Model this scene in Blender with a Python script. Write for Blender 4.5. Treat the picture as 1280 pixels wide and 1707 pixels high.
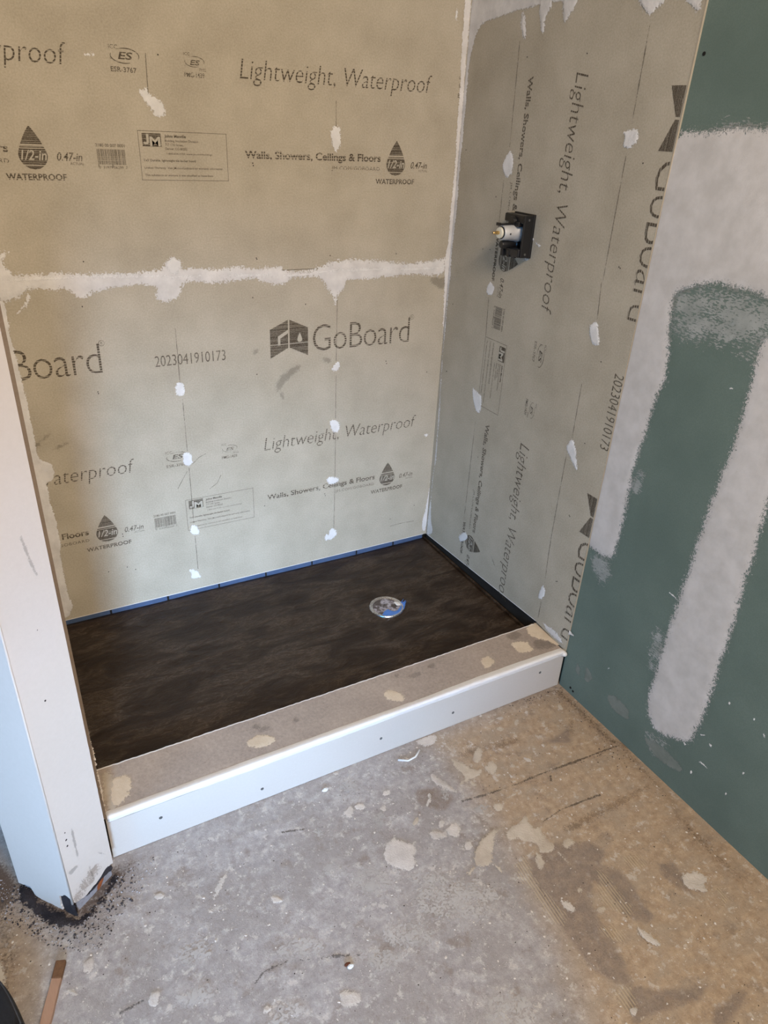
import bpy, math, random
import numpy as np
from mathutils import Vector, Matrix
random.seed(7)
S = bpy.context.scene
for _o in list(bpy.data.objects): bpy.data.objects.remove(_o)
COL = S.collection

# ---------------------------------------------------------------- camera
cam_d = bpy.data.cameras.new('camera'); cam = bpy.data.objects.new('camera', cam_d); COL.objects.link(cam)
_R = [[0.877015, -0.478127, 0.047329], [-0.19296, -0.44072, -0.87666], [0.440013, 0.759711, -0.478777]]
_C = [-1.21723, -1.80102, 1.36]
M = Matrix.Identity(4)
for i in range(3):
    M[i][0] = _R[0][i]; M[i][1] = -_R[1][i]; M[i][2] = -_R[2][i]; M[i][3] = _C[i]
cam.matrix_world = M
cam_d.sensor_fit = 'VERTICAL'; cam_d.sensor_height = 36.0; cam_d.lens = 1185.65 / 1707.0 * 36.0
cam_d.clip_start = 0.02
S.camera = cam

# ---------------------------------------------------------------- world, lights, exposure
w = bpy.data.worlds.new('world'); S.world = w; w.use_nodes = True
w.node_tree.nodes['Background'].inputs[0].default_value = (0.6, 0.82, 1.0, 1)
w.node_tree.nodes['Background'].inputs[1].default_value = 0.45
S.view_settings.view_transform = 'Standard'; S.view_settings.look = 'None'
S.view_settings.gamma = 1; S.view_settings.use_curve_mapping = False
S.view_settings.exposure = 0.0

def area(name, loc, target, sx, sy, power, col, spread=180):
    l = bpy.data.lights.new(name, 'AREA'); l.shape = 'RECTANGLE'; l.size = sx; l.size_y = sy
    l.energy = power; l.color = col; l.spread = math.radians(spread)
    o = bpy.data.objects.new(name, l); COL.objects.link(o)
    o.location = loc; d = Vector(target) - Vector(loc)
    o.rotation_euler = d.to_track_quat('-Z', 'Z').to_euler()
    return o
# daylight through the opening behind the photographer, a lower opening on the left, and the room's ceiling lamp
area('daylight_behind', (-1.95, -4.4, 1.35), (-0.84, -0.25, 0.14), 0.6, 0.7, 7.2, (0.40, 0.63, 1.0), 25)
area('daylight_left', (-3.6, -2.6, 1.0), (-1.35, -0.8, 0.35), 1.0, 1.2, 7.5, (0.06, 0.42, 1.0), 70)
area('ceiling_lamp', (-0.9, -2.3, 2.38), (-0.8, -1.2, 0.0), 0.6, 0.6, 66, (1.0, 0.83, 0.68), 180)
area('back_wall_fill', (-0.7, -4.6, 1.9), (-0.6, 0, 1.1), 1.4, 1.2, 23, (1.0, 0.76, 0.54), 180)  # unseen warm lamp added as fill to brighten the back wall

# ---------------------------------------------------------------- node material helpers
class NT:
    def __init__(s, name):
        s.m = bpy.data.materials.new(name); s.m.use_nodes = True; s.t = s.m.node_tree
        s.b = s.t.nodes['Principled BSDF']; s.out = s.t.nodes['Material Output']
        s.pos = s.t.nodes.new('ShaderNodeNewGeometry').outputs['Position']
    def n(s, typ, **kw):
        x = s.t.nodes.new(typ)
        for k, v in kw.items(): setattr(x, k, v)
        return x
    def l(s, a, b): s.t.links.new(a, b)
    def noise(s, scale, detail=4, rough=0.55, vec=None, dist=0.0):
        x = s.n('ShaderNodeTexNoise'); x.inputs['Scale'].default_value = scale; x.inputs['Detail'].default_value = detail
        x.inputs['Roughness'].default_value = rough; x.inputs['Distortion'].default_value = dist
        s.l(vec or s.pos, x.inputs['Vector']); return x.outputs['Fac']
    def scaled(s, sc, rot=(0, 0, 0)):
        x = s.n('ShaderNodeMapping'); x.inputs['Scale'].default_value = sc; x.inputs['Rotation'].default_value = rot
        s.l(s.pos, x.inputs['Vector']); return x.outputs['Vector']
    def ramp(s, fac, *st):
        x = s.n('ShaderNodeValToRGB'); e = x.color_ramp.elements
        while len(e) < len(st): e.new(0.5)
        for i, (p, c) in enumerate(st):
            e[i].position = p; e[i].color = (c if len(c) == 4 else (*c, 1)) if not isinstance(c, (int, float)) else (c, c, c, 1)
        s.l(fac, x.inputs[0]); return x.outputs[0]
    def math(s, op, a, b=None, clamp=False):
        x = s.n('ShaderNodeMath', operation=op, use_clamp=clamp)
        for i, v in enumerate((a, b)):
            if v is None: continue
            if isinstance(v, (int, float)): x.inputs[i].default_value = v
            else: s.l(v, x.inputs[i])
        return x.outputs[0]
    def mix(s, fac, a, b, mode='MIX'):
        x = s.n('ShaderNodeMix', data_type='RGBA', blend_type=mode)
        for sock, v in ((x.inputs[0], fac), (x.inputs[6], a), (x.inputs[7], b)):
            if isinstance(v, (int, float)): sock.default_value = v
            elif isinstance(v, tuple): sock.default_value = (*v, 1)
            else: s.l(v, sock)
        return x.outputs[2]
    def attr(s, name):
        return s.n('ShaderNodeAttribute', attribute_name=name).outputs['Fac']
    def color(s, c):
        if isinstance(c, tuple): s.b.inputs['Base Color'].default_value = (*c, 1)
        else: s.l(c, s.b.inputs['Base Color'])
    def rough(s, r, spec=0.3):
        if isinstance(r, (int, float)): s.b.inputs['Roughness'].default_value = r
        else: s.l(r, s.b.inputs['Roughness'])
        s.b.inputs['Specular IOR Level'].default_value = spec
    def bump(s, h, strength, dist):
        x = s.n('ShaderNodeBump'); x.inputs['Strength'].default_value = strength; x.inputs['Distance'].default_value = dist
        s.l(h, x.inputs['Height']); s.l(x.outputs[0], s.b.inputs['Normal'])
    def alpha(s, a):
        s.l(a, s.b.inputs['Alpha'])

def sr(r, g, b):
    f = lambda c: ((c / 255 + 0.055) / 1.055) ** 2.4 if c > 10 else c / 255 / 12.92
    return (f(r), f(g), f(b))

def speckled(name, c1, c2, scale=260, big=6, rough=0.8, bump=0.15, spec=0.25, bigamt=0.5, third=None):
    m = NT(name)
    f = m.ramp(m.noise(scale, 5, 0.7), (0.3, 0.0), (0.7, 1.0))
    g = m.ramp(m.noise(big, 3), (0.3, 0.0), (0.7, 1.0))
    k = m.math('ADD', m.math('MULTIPLY', f, 1 - bigamt), m.math('MULTIPLY', g, bigamt), True)
    c = m.mix(k, c1, c2)
    if third: c = m.mix(m.ramp(m.noise(big * 9, 5, 0.7), (0.62, 0.0), (0.75, 0.8)), c, third)
    m.color(c); m.rough(rough, spec); m.bump(m.noise(scale * 0.8, 4, 0.6), bump, 0.002)
    return m.m

BOARD = speckled('tan_fibre_board_face', sr(160, 150, 130), sr(197, 187, 167), 260, 9, 0.85, 0.12, bigamt=0.42)
BOARD_EDGE = speckled('cream_board_edge', sr(176, 166, 148), sr(160, 150, 130), 300, 20)
BOARD_SIDE = speckled('brown_board_side', sr(136, 122, 108), sr(118, 104, 91), 300, 20)
PAINT = speckled('cream_wall_paint', sr(197, 185, 173), sr(189, 177, 164), 120, 4, 0.5, 0.08, 0.4)
CURB_FRONT = speckled('off_white_drywall_paper', sr(190, 183, 174), sr(182, 174, 164), 200, 5, 0.7, 0.06)
CURB_TOP = speckled('dusty_curb_board', sr(136, 124, 114), sr(176, 160, 144), 170, 9, 0.9, 0.3, bigamt=0.35, third=sr(118, 100, 84))
WOOD = speckled('rough_lumber', sr(150, 110, 75), sr(120, 85, 55), 90, 12)
CEIL = speckled('pale_ceiling', sr(200, 196, 188), sr(190, 186, 178))
BLACK = speckled('black_plastic', (0.006, 0.006, 0.007), (0.014, 0.014, 0.015), 300, 20, 0.35, 0.05, 0.5)
DARKGAP = speckled('dark_recess', (0.01, 0.009, 0.008), (0.02, 0.018, 0.015), 100, 10, 0.9)
BEAD = speckled('white_caulk', sr(226, 224, 220), sr(214, 208, 200), 90, 14, 0.6, 0.2)
BEAD_SHADE = speckled('brown_bead_shade', sr(120, 112, 104), sr(90, 82, 74), 300, 60)
BLUE_LIP = speckled('blue_grey_tile_flange', sr(80, 98, 128), sr(66, 82, 108), 120, 10, 0.5, 0.05, 0.4)
SCREW = speckled('dark_screw_head', (0.05, 0.05, 0.05), (0.1, 0.1, 0.09), 800, 80, 0.4, 0.1, 0.6)
PALE_PRINT = speckled('unprinted_board_gap', sr(176, 168, 150), sr(190, 182, 164), 240, 7, 0.85, 0.05)
PALE_LOGO = PALE_PRINT
FILM = speckled('blue_protective_film', sr(60, 110, 190), sr(90, 135, 205), 300, 60, 0.25, 0.2, 0.5)

def metal(name, c, rough=0.3):
    m = NT(name); m.color(c); m.b.inputs['Metallic'].default_value = 1.0
    m.rough(m.ramp(m.noise(400, 3), (0.3, rough * 0.7), (0.7, rough * 1.4)), 0.5); return m.m
BRASS = metal('brass', (0.75, 0.52, 0.22), 0.3)
SILVER = metal('satin_chrome', (0.62, 0.62, 0.61), 0.42); SILVER.node_tree.nodes['Principled BSDF'].inputs['Metallic'].default_value = 0.35
STEEL = metal('bright_steel_rim', (0.7, 0.7, 0.72), 0.25)
IVORY = speckled('ivory_plastic', sr(232, 226, 205), sr(222, 216, 192), 200, 50, 0.35, 0.02, 0.5)

def mottled(name, c1, c2, amt=0.55, scale=160, rough=0.85, aniso=None, bump=0.3, opacity=1.0, bigscale=30):
    """joint compound, plaster, smudges: opaque inside, breaking up towards the ragged rim (attribute cov: 0 at the rim, 1 inside)"""
    m = NT(name)
    vec = m.scaled(aniso) if aniso else None
    n1 = m.noise(scale, 6, 0.7, vec); n2 = m.noise(bigscale, 4, 0.6, vec)
    nn = m.math('ADD', m.math('MULTIPLY', n1, 0.6), m.math('MULTIPLY', n2, 0.4))
    e = m.math('ADD', m.attr('cov'), m.math('MULTIPLY', m.math('SUBTRACT', nn, 0.5), amt * 4))
    a = m.ramp(e, (0.46, 0.0), (0.56, opacity))
    m.alpha(a)
    m.color(m.mix(m.ramp(m.noise(22, 5, 0.6), (0.35, 0.0), (0.65, 1.0)), c1, c2)); m.rough(rough, 0.2)
    m.bump(m.noise(scale * 0.7, 5, 0.6, vec), bump, 0.003)
    return m.m
SPACKLE = mottled('white_spackle', sr(216, 213, 207), sr(232, 229, 224), 1.3, 300, bigscale=140)
MUD = mottled('white_joint_compound', sr(206, 202, 196), sr(226, 222, 216), 1.25, 260, bigscale=120)
MUD_SANDED = mottled('sanded_joint_compound', sr(196, 191, 184), sr(210, 205, 199), 1.1, 520, bigscale=200, bump=0.12)
MUD_THIN = mottled('thin_scraped_compound', sr(160, 165, 158), sr(184, 186, 180), 1.1, 330, aniso=(1, 0.35, 1), bigscale=28, bump=0.1, opacity=0.75)
PLASTER = mottled('dried_plaster_splash', sr(180, 166, 148), sr(200, 188, 170), 1.2, 420, bigscale=140, opacity=0.9, bump=0.6)
PLASTER_W = mottled('white_plaster_splash', sr(186, 178, 168), sr(212, 204, 194), 1.1, 420, bigscale=140, opacity=0.9, bump=0.6)
PLASTER_FAINT = mottled('faint_plaster_haze', sr(180, 175, 168), sr(195, 190, 184), 0.9, 200, bigscale=50, opacity=0.7, bump=0.15)
CURB_SPOT = mottled('tan_filler', sr(194, 176, 152), sr(208, 192, 168), 1.1, 300, bigscale=130)
SMUDGE = mottled('dark_smudge', sr(92, 86, 76), sr(104, 98, 88), 1.1, 650, bigscale=90, opacity=0.26, bump=0.02)
SCUFF = mottled('pale_scuff', sr(130, 138, 128), sr(150, 155, 146), 0.8, 420, bigscale=90, opacity=0.75, bump=0.02)
TAR = mottled('black_grime', (0.012, 0.01, 0.012), (0.035, 0.028, 0.028), 0.8, 260, bigscale=70, bump=0.9)
CRACK = mottled('dark_crack', (0.09, 0.065, 0.045), (0.14, 0.105, 0.08), 1.3, 420, bigscale=90, opacity=0.6, bump=0.3)
PEN = mottled('pencil_line_grey', sr(88, 80, 70), sr(100, 92, 80), 0.8, 500, bigscale=45, opacity=0.6, bump=0.0)
STAIN = mottled('brown_grime_on_compound', sr(140, 112, 84), sr(120, 95, 72), 1.2, 420, bigscale=80, opacity=0.33)
RUST = mottled('rust', sr(150, 84, 44), sr(110, 58, 30), 0.5, 300)

def ink(name, axis, pitch, gap, top):
    """worn roller print: regular hairline drop-outs along the reading direction"""
    m = NT(name)
    sep = m.n('ShaderNodeSeparateXYZ'); m.l(m.pos, sep.inputs[0]); co = sep.outputs[axis]
    jit = m.noise(1.0, 3, 0.6, m.scaled((9, 9, 9)))
    ph = m.math('FRACT', m.math('ADD', m.math('MULTIPLY', co, 1.0 / pitch), m.math('MULTIPLY', jit, 1.3)))
    st = m.math('ABSOLUTE', m.math('SUBTRACT', ph, 0.5))
    sc = [5, 5, 5]; sc[axis] = 160
    band = m.noise(1.0, 2, 0.5, m.scaled(tuple(sc)))
    fine = m.noise(700, 4, 0.75)
    e = m.math('ADD', st, m.math('MULTIPLY', m.math('SUBTRACT', band, 0.5), 0.55))
    a = m.ramp(e, (gap, 0.06), (gap + 0.05, top))
    a = m.math('MULTIPLY', a, m.ramp(fine, (0.34, 0.35), (0.52, 1.0)))
    m.alpha(a); m.color(sr(84, 74, 61)); m.rough(0.8, 0.2); return m.m
INK_H = ink('printed_ink_streaked', 2, 0.0062, 0.085, 0.93)
INK_SOLID_H = ink('printed_ink', 2, 0.0038, 0.055, 0.88)
INK_SMALL = ink('printed_ink_fine', 2, 0.0038, -0.3, 0.8)
INK_V = ink('printed_ink_streaked_upright', 1, 0.0062, 0.075, 0.86)
INK_SOLID_V = ink('printed_ink_upright', 1, 0.0038, 0.05, 0.82)

# ---------------------------------------------------------------- object helpers
def tag(o, label=None, cat=None, group=None, kind=None):
    if label: o['label'] = label
    if cat: o['category'] = cat
    if group: o['group'] = group
    if kind: o['kind'] = kind
    return o
def empty(name, loc):
    o = bpy.data.objects.new(name, None); COL.objects.link(o); o.location = loc; o.empty_display_size = 0.05
    bpy.context.view_layer.update(); return o
def link(name, me, mat, parent=None):
    o = bpy.data.objects.new(name, me); COL.objects.link(o)
    if mat is not None and not me.materials: me.materials.append(mat)
    if parent is not None:
        o.parent = parent; o.matrix_parent_inverse = Matrix.Translation(parent.location).inverted() if parent.type == 'EMPTY' else Matrix.Identity(4)
    return o
def mesh(name, vs, fs, mat, parent=None, smooth=False):
    me = bpy.data.meshes.new(name); me.from_pydata([tuple(v) for v in vs], [], fs); me.update()
    if smooth:
        for p in me.polygons: p.use_smooth = True
    return link(name, me, mat, parent)
def box(name, a, b, mat, parent=None, bevel=0.0):
    x0, y0, z0 = a; x1, y1, z1 = b
    vs = [(x, y, z) for z in (z0, z1) for y in (y0, y1) for x in (x0, x1)]
    fs = [(0, 2, 3, 1), (4, 5, 7, 6), (0, 1, 5, 4), (2, 6, 7, 3), (0, 4, 6, 2), (1, 3, 7, 5)]
    o = mesh(name, vs, fs, mat, parent)
    if bevel:
        md = o.modifiers.new('b', 'BEVEL'); md.width = bevel; md.segments = 2
    return o
def prism(name, pts, z0, z1, mat, parent=None):
    n = len(pts); vs = [(x, y, z0) for x, y in pts] + [(x, y, z1) for x, y in pts]
    fs = [tuple(range(n))[::-1], tuple(range(n, 2 * n))] + [(i, (i + 1) % n, n + (i + 1) % n, n + i) for i in range(n)]
    return mesh(name, vs, fs, mat, parent)
def lathe(name, prof, origin, axis, mat, parent=None, seg=32, smooth=True):
    """prof: (radius, distance along axis)"""
    a = Vector(axis).normalized(); u = a.orthogonal().normalized(); v = a.cross(u); o = Vector(origin)
    vs = []; fs = []
    for r, t in prof:
        for k in range(seg):
            c = 2 * math.pi * k / seg; vs.append(o + a * t + (u * math.cos(c) + v * math.sin(c)) * r)
    for i in range(len(prof) - 1):
        for k in range(seg):
            k2 = (k + 1) % seg; fs.append((i * seg + k, i * seg + k2, (i + 1) * seg + k2, (i + 1) * seg + k))
    fs.append(tuple(range(seg))[::-1]); fs.append(tuple((len(prof) - 1) * seg + k for k in range(seg)))
    ob = mesh(name, vs, fs, mat, parent, False)
    if smooth:
        for p in ob.data.polygons: p.use_smooth = len(p.vertices) == 4
        md = ob.modifiers.new('e', 'EDGE_SPLIT'); md.split_angle = math.radians(40)
    return ob

class Plane:
    def __init__(s, o, u, v, n): s.o, s.u, s.v, s.n = map(Vector, (o, u, v, n))
    def at(s, a, b, h=0.0): return s.o + s.u * a + s.v * b + s.n * h
BACK = Plane((0, 0, 0), (1, 0, 0), (0, 0, 1), (0, -1, 0))
RIGHT = Plane((0, 0, 0), (0, -1, 0), (0, 0, 1), (-1, 0, 0))
GREEN = Plane((0.004, 0, 0), (0, -1, 0), (0, 0, 1), (-1, 0, 0))
FLOOR = Plane((0, 0, 0), (1, 0, 0), (0, 1, 0), (0, 0, 1))
CTOP = Plane((0, 0, 0.1205), (1, 0, 0), (0, 1, 0), (0, 0, 1))
CFRONT = Plane((0, -0.7295, 0), (1, 0, 0), (0, 0, 1), (0, -1, 0))
P0 = Vector((-1.286, -0.824, 0)); P1 = Vector((-1.202, -0.773, 0)); P2 = Vector((-1.372, -0.719, 0))
_e = (P1 - P0).normalized(); ENDF = Plane(P0, _e, (0, 0, 1), (_e.y, -_e.x, 0))
_e = (P0 - P2).normalized(); SIDEF = Plane(P2, _e, (0, 0, 1), (_e.y, -_e.x, 0))

def sdist(poly, X, Y):
    """signed distance to a closed outline, positive inside"""
    P = np.array(poly, float); Q = np.roll(P, -1, 0)
    d = np.full(X.shape, 1e9); ins = np.zeros(X.shape, bool)
    for (x0, y0), (x1, y1) in zip(P, Q):
        ex, ey = x1 - x0, y1 - y0; L = ex * ex + ey * ey + 1e-12
        t = np.clip(((X - x0) * ex + (Y - y0) * ey) / L, 0, 1)
        d = np.minimum(d, np.hypot(X - x0 - t * ex, Y - y0 - t * ey))
        c = ((y0 > Y) != (y1 > Y)) & (X < (x1 - x0) * (Y - y0) / (y1 - y0 + 1e-15) + x0)
        ins ^= c
    return np.where(ins, d, -d)

def patch(name, plane, poly, mat, parent, thick=0.0012, feather=0.004, step=None, clip=None, base=0.0004, wob=1.0, cmax=1.4, smooth=True):
    """thin trowelled or splashed layer with a domed profile and a ragged rim, on a real surface"""
    P = np.array(poly, float)
    if len(P) > 3 and smooth:
        for _ in range(2):
            Q = np.roll(P, -1, 0); P = np.stack([P * 0.78 + Q * 0.22, P * 0.22 + Q * 0.78], 1).reshape(-1, 2)
    poly = P; lo = P.min(0) - feather; hi = P.max(0) + feather
    if clip:
        lo = np.maximum(lo, [clip[0], clip[1]]); hi = np.minimum(hi, [clip[2], clip[3]])
    size = max(hi[0] - lo[0], hi[1] - lo[1])
    step = step or min(0.005, max(0.0011, size / 45))
    nx = max(2, int((hi[0] - lo[0]) / step) + 2); ny = max(2, int((hi[1] - lo[1]) / step) + 2)
    X, Y = np.meshgrid(np.linspace(lo[0], hi[0], nx), np.linspace(lo[1], hi[1], ny), indexing='ij')
    rs = np.random.RandomState(abs(hash((round(P[0, 0] * 1e4), len(poly)))) % 99991)
    # ragged wobble built from a few random waves
    W = np.zeros(X.shape)
    for k in range(10):
        f = 45 * 1.5 ** k; th = rs.rand() * 6.28; W += np.sin((X * math.cos(th) + Y * math.sin(th)) * f + rs.rand() * 6.28) / (1 + k * 0.45)
    d = sdist(poly, X, Y) + W * min(feather, 0.0045) * 0.27 * wob
    cov = np.clip(0.5 + 0.5 * d / feather, 0, cmax)
    h = base + thick * np.clip(d / (feather * 1.6), 0, 1) ** 0.7 * (1 + 0.12 * W)
    keep = cov > 0.0
    idx = -np.ones(X.shape, int); fs = []; used = np.zeros(X.shape, bool)
    cell = keep[:-1, :-1] | keep[1:, :-1] | keep[:-1, 1:] | keep[1:, 1:]
    for a, b in ((0, 0), (1, 0), (0, 1), (1, 1)):
        used[a:nx - 1 + a, b:ny - 1 + b] |= cell
    idx[used] = np.arange(used.sum())
    I, J = np.nonzero(cell)
    F = np.stack([idx[I, J], idx[I + 1, J], idx[I + 1, J + 1], idx[I, J + 1]], 1)
    o, u, v, n = (np.array(q) for q in (plane.o, plane.u, plane.v, plane.n))
    V = o + X[used][:, None] * u + Y[used][:, None] * v + np.maximum(h[used], base)[:, None] * n
    if len(F) == 0: return None
    ob = mesh(name, V.tolist(), F.tolist(), mat, parent, True)
    at = ob.data.attributes.new('cov', 'FLOAT', 'POINT'); at.data.foreach_set('value', cov[used].astype('f'))
    return ob

def line(pts, w):
    """closed outline of a stroke of width w along pts"""
    L = []; Rr = []
    for i, p in enumerate(pts):
        a = Vector(pts[max(i - 1, 0)]); b = Vector(pts[min(i + 1, len(pts) - 1)]); d = (b - a).normalized(); n = Vector((-d.y, d.x)) * w / 2
        L.append((p[0] + n.x, p[1] + n.y)); Rr.append((p[0] - n.x, p[1] - n.y))
    return L + Rr[::-1]

# text as flat print
_cap = {}
def text_geo(s, bold=0.0, shear=0.0, spacing=1.0):
    c = bpy.data.curves.new('t', 'FONT'); c.body = s; c.size = 1; c.offset = bold; c.shear = shear; c.space_character = spacing
    c.resolution_u = 3
    o = bpy.data.objects.new('t', c); me = bpy.data.meshes.new_from_object(o)
    V = [(v.co.x, v.co.y) for v in me.vertices]; F = [tuple(p.vertices) for p in me.polygons]
    bpy.data.objects.remove(o); bpy.data.meshes.remove(me); bpy.data.curves.remove(c)
    return V, F
text_cache = {}
def text_fit(s, a0, a1, b, cap, bold=0.0, shear=0.0, spacing=1.0):
    key = (s, bold, shear, spacing)
    if key not in text_cache: text_cache[key] = text_geo(*key)
    V, F = text_cache[key]
    x0 = min(v[0] for v in V); x1 = max(v[0] for v in V); k = (a1 - a0) / (x1 - x0); h = cap / 0.70
    return [(a0 + (x - x0) * k, b + y * h) for x, y in V], F

# ---------------------------------------------------------------- print layout shared by every backer board (reading direction a, upwards b, metres)
def ell(cx, cy, rx, ry, t0, t1, w, n=20):
    pts = [(cx + rx * math.cos(math.radians(t0 + (t1 - t0) * i / n)), cy + ry * math.sin(math.radians(t0 + (t1 - t0) * i / n))) for i in range(n + 1)]
    wv = [w * (0.35 + 0.65 * math.sin(math.pi * i / n)) for i in range(n + 1)]
    V = []; F = []
    for i, p in enumerate(pts):
        dx, dy = p[0] - cx, p[1] - cy; L = math.hypot(dx, dy)
        V += [(p[0] + dx / L * wv[i], p[1] + dy / L * wv[i]), p]
        if i: F.append((2 * i - 2, 2 * i, 2 * i + 1, 2 * i - 1))
    return V, F
def rects(rs):
    V = []; F = []
    for x0, y0, x1, y1 in rs:
        k = len(V); V += [(x0, y0), (x1, y0), (x1, y1), (x0, y1)]; F.append((k, k + 1, k + 2, k + 3))
    return V, F
def join(*gs):
    V = []; F = []
    for v, f in gs:
        k = len(V); V += v; F += [tuple(i + k for i in q) for q in f]
    return V, F
def drop_shape(cx, b0, b1, w, cuts=()):
    """water drop, built from horizontal slices so print gaps are real gaps"""
    H = b1 - b0; r = w / 2; V = []; F = []
    def half(t):      # t 0 bottom .. 1 tip
        hc = r / H
        if t < hc * 1.0: return r * math.sqrt(max(0, 1 - ((hc - t) / hc) ** 2))
        return r * max(0.0, math.cos((t - hc) / (1 - hc) * math.pi / 2)) ** 1.0 * (1 - 0.12 * math.sin((t - hc) / (1 - hc) * math.pi))
    n = 48; prev = None
    for i in range(n + 1):
        t = i / n; y = b0 + H * t; gap = any(c0 <= t < c1 for c0, c1 in cuts)
        row = (cx - half(t), y), (cx + half(t), y)
        if prev and not gap:
            k = len(V); V += [prev[0], prev[1], row[1], row[0]]; F.append((k, k + 1, k + 2, k + 3))
        prev = row
    return V, F
BARS = [random.choice((0.0006, 0.0009, 0.0014)) for _ in range(60)]
def items(period_shift=0.0, low_dy=0.0):
    """(name, V, F, style, lift)"""
    out = []
    def T(name, s, a0, a1, b, cap, style, lift=0, **kw): out.append((name, *text_fit(s, a0, a1, b, cap, **kw), style, lift))
    T('printed_lettering', 'Lightweight, Waterproof', 0.0, 0.507, 0.417, 0.040, 'streak', bold=-0.012, shear=0.18)
    T('printed_lettering', 'Walls, Showers, Ceilings & Floors', 0.004, 0.368, 0.2565, 0.0165, 'streak', bold=0.022)
    T('printed_lettering', 'JM.COM/GOBOARD', 0.229, 0.366, 0.2355, 0.0085, 'streak', bold=-0.005, spacing=1.1)
    T('printed_lettering', 'GoBoard', 0.152, 0.462, 0.693, 0.076, 'streak', bold=-0.014, spacing=0.93)
    T('printed_lettering', '2023041910173', -0.279, -0.097, 0.6945, 0.028, 'solid', bold=-0.004)
    # registered mark
    out.append(('printed_lettering', *join(ell(0.4685, 0.766, 0.0062, 0.0062, 0, 359.9, 0.0012), text_fit('R', 0.4662, 0.4708, 0.763, 0.0065)), 'solid', 0))
    # certification marks
    for cx, w, t2, a0, a1, big in ((-0.247, 0.060, 'ESR-3767', -0.278, -0.226, 1), (-0.101, 0.044, 'PMG-1439', -0.125, -0.081, 0)):
        k = w / 0.060
        g = [ell(cx, 0.4415, w * 0.47, 0.0125 * k, -20, 120, 0.0022 * k), ell(cx, 0.4415, w * 0.47, 0.0125 * k, 165, 290, 0.0022 * k),
             text_fit('ES', cx - 0.014 * k, cx + 0.016 * k, 0.4355, 0.0125 * k, bold=0.02, shear=0.2),
             text_fit('ICC', cx - 0.031 * k, cx - 0.013 * k, 0.4525, 0.0075 * k), text_fit('C', cx - 0.030 * k, cx - 0.027 * k, 0.4345 - 0.004 * (1 - big), 0.004),
             text_fit(t2, a0, a1, 0.4125, 0.0088, bold=0.01)]
        if not big: g.append(text_fit('PMG', cx + 0.010, cx + 0.024, 0.4245, 0.0055))
        out.append(('printed_certification_mark', *join(*g), 'solid', 0))
    # drop mark
    c = 0.4135
    out.append(('printed_drop_mark', *drop_shape(c, 0.2245, 0.3060, 0.056, ((0.10, 0.125), (0.50, 0.52), (0.56, 0.585))), 'streak_dense', 0))
    T('drop_mark_figure', '1/2-in', c - 0.024, c + 0.026, 0.2425, 0.0185, 'pale', 0.0003, bold=0.012, shear=0.25)
    T('printed_lettering', 'WATERPROOF', c - 0.058, c + 0.059, 0.2045, 0.0115, 'solid', bold=0.03, spacing=1.05)
    T('printed_lettering', '0.47-in', c + 0.0455, c + 0.096, 0.2425, 0.0155, 'solid', bold=0.012, shear=0.25)
    T('printed_lettering', 'ACTUAL', c + 0.070, c + 0.098, 0.2345, 0.0050, 'solid')
    # barcode
    rs = []; x = -0.327; i = 0
    while x < -0.268 and i < len(BARS):
        rs.append((x, 0.2365 if i not in (0, 1, 20, 21) else 0.231, x + BARS[i] * 0.8, 0.2665)); x += BARS[i] * 0.8 + BARS[-1 - i] * 0.75; i += 1
    out.append(('printed_barcode', *join(rects(rs), text_fit('0  31979 06299  7', -0.326, -0.2665, 0.2285, 0.0052),
                text_fit('2180 00 007 0001', -0.3285, -0.268, 0.271, 0.0062, bold=0.01)), 'small', 0))
    # maker's box
    x0, x1, y0, y1, t = -0.2375, -0.0385, 0.2065, 0.3055, 0.0009
    fr = rects([(x0, y0, x0 + t, y1), (x1 - t, y0, x1, y1), (x0, y0, x1, y0 + t), (x0, y1 - t, x1, y1)])
    tx = [('Johns Manville', 0.0575, 0.105, 0.2935, 0.0058, 0.03), ('Building Insulation Division', 0.0575, 0.132, 0.2848, 0.0046, 0.008),
          ('717 17th Street,', 0.0575, 0.098, 0.2768, 0.0050, 0.008), ('Denver, CO 80202', 0.0575, 0.106, 0.2688, 0.0048, 0.008),
          ('1-800-654-3103, www.jm.com/buildings', 0.0595, 0.163, 0.2595, 0.0036, 0.004),
          ("3'x5' Durable, lightweight tile backer board", 0.0075, 0.124, 0.2450, 0.0047, 0.015),
          ('Limited Warranty  Visit JM.com/GoBoard for warranty information', 0.0075, 0.186, 0.2300, 0.0045, 0.006),
          ('This substance or mixture is not classified as hazardous', 0.0075, 0.162, 0.2150, 0.0045, 0.006)]
    out.append(('printed_box', *join(fr, *[text_fit(s, x0 + a, x0 + b_, y, c_, bold=bo) for s, a, b_, y, c_, bo in tx]), 'small', 0))
    out.append(('printed_logo', *rects([(x0 + 0.0085, 0.2745, x0 + 0.0495, 0.3015)]), 'streak_dense', 0.0))
    out.append(('logo_figure', *join(([(x0 + a_, b_) for a_, b_ in ((0.0175, 0.2990), (0.0228, 0.2990), (0.0228, 0.2835), (0.0200, 0.2785), (0.0125, 0.2785), (0.0100, 0.2825), (0.0140, 0.2840), (0.0160, 0.2825), (0.0175, 0.2845))], [(0, 8, 2, 1), (8, 7, 4, 3, 2), (7, 6, 5, 4)]), text_fit('M', x0 + 0.0245, x0 + 0.0475, 0.2760, 0.018, bold=0.03)), 'pale', 0.0003))
    # house logo: two folded halves, pale gable stroke and small drop
    L, C0, C1, Rg = 0.0275, 0.0790, 0.0835, 0.1375
    out.append(('printed_logo', [(L, 0.685), (L, 0.7635), (C0, 0.7865), (C0, 0.7105), (C1, 0.7105), (C1, 0.7865), (Rg, 0.7620), (Rg, 0.6850)],
                [(0, 3, 2, 1), (4, 7, 6, 5)], 'streak_dense', 0))
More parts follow.
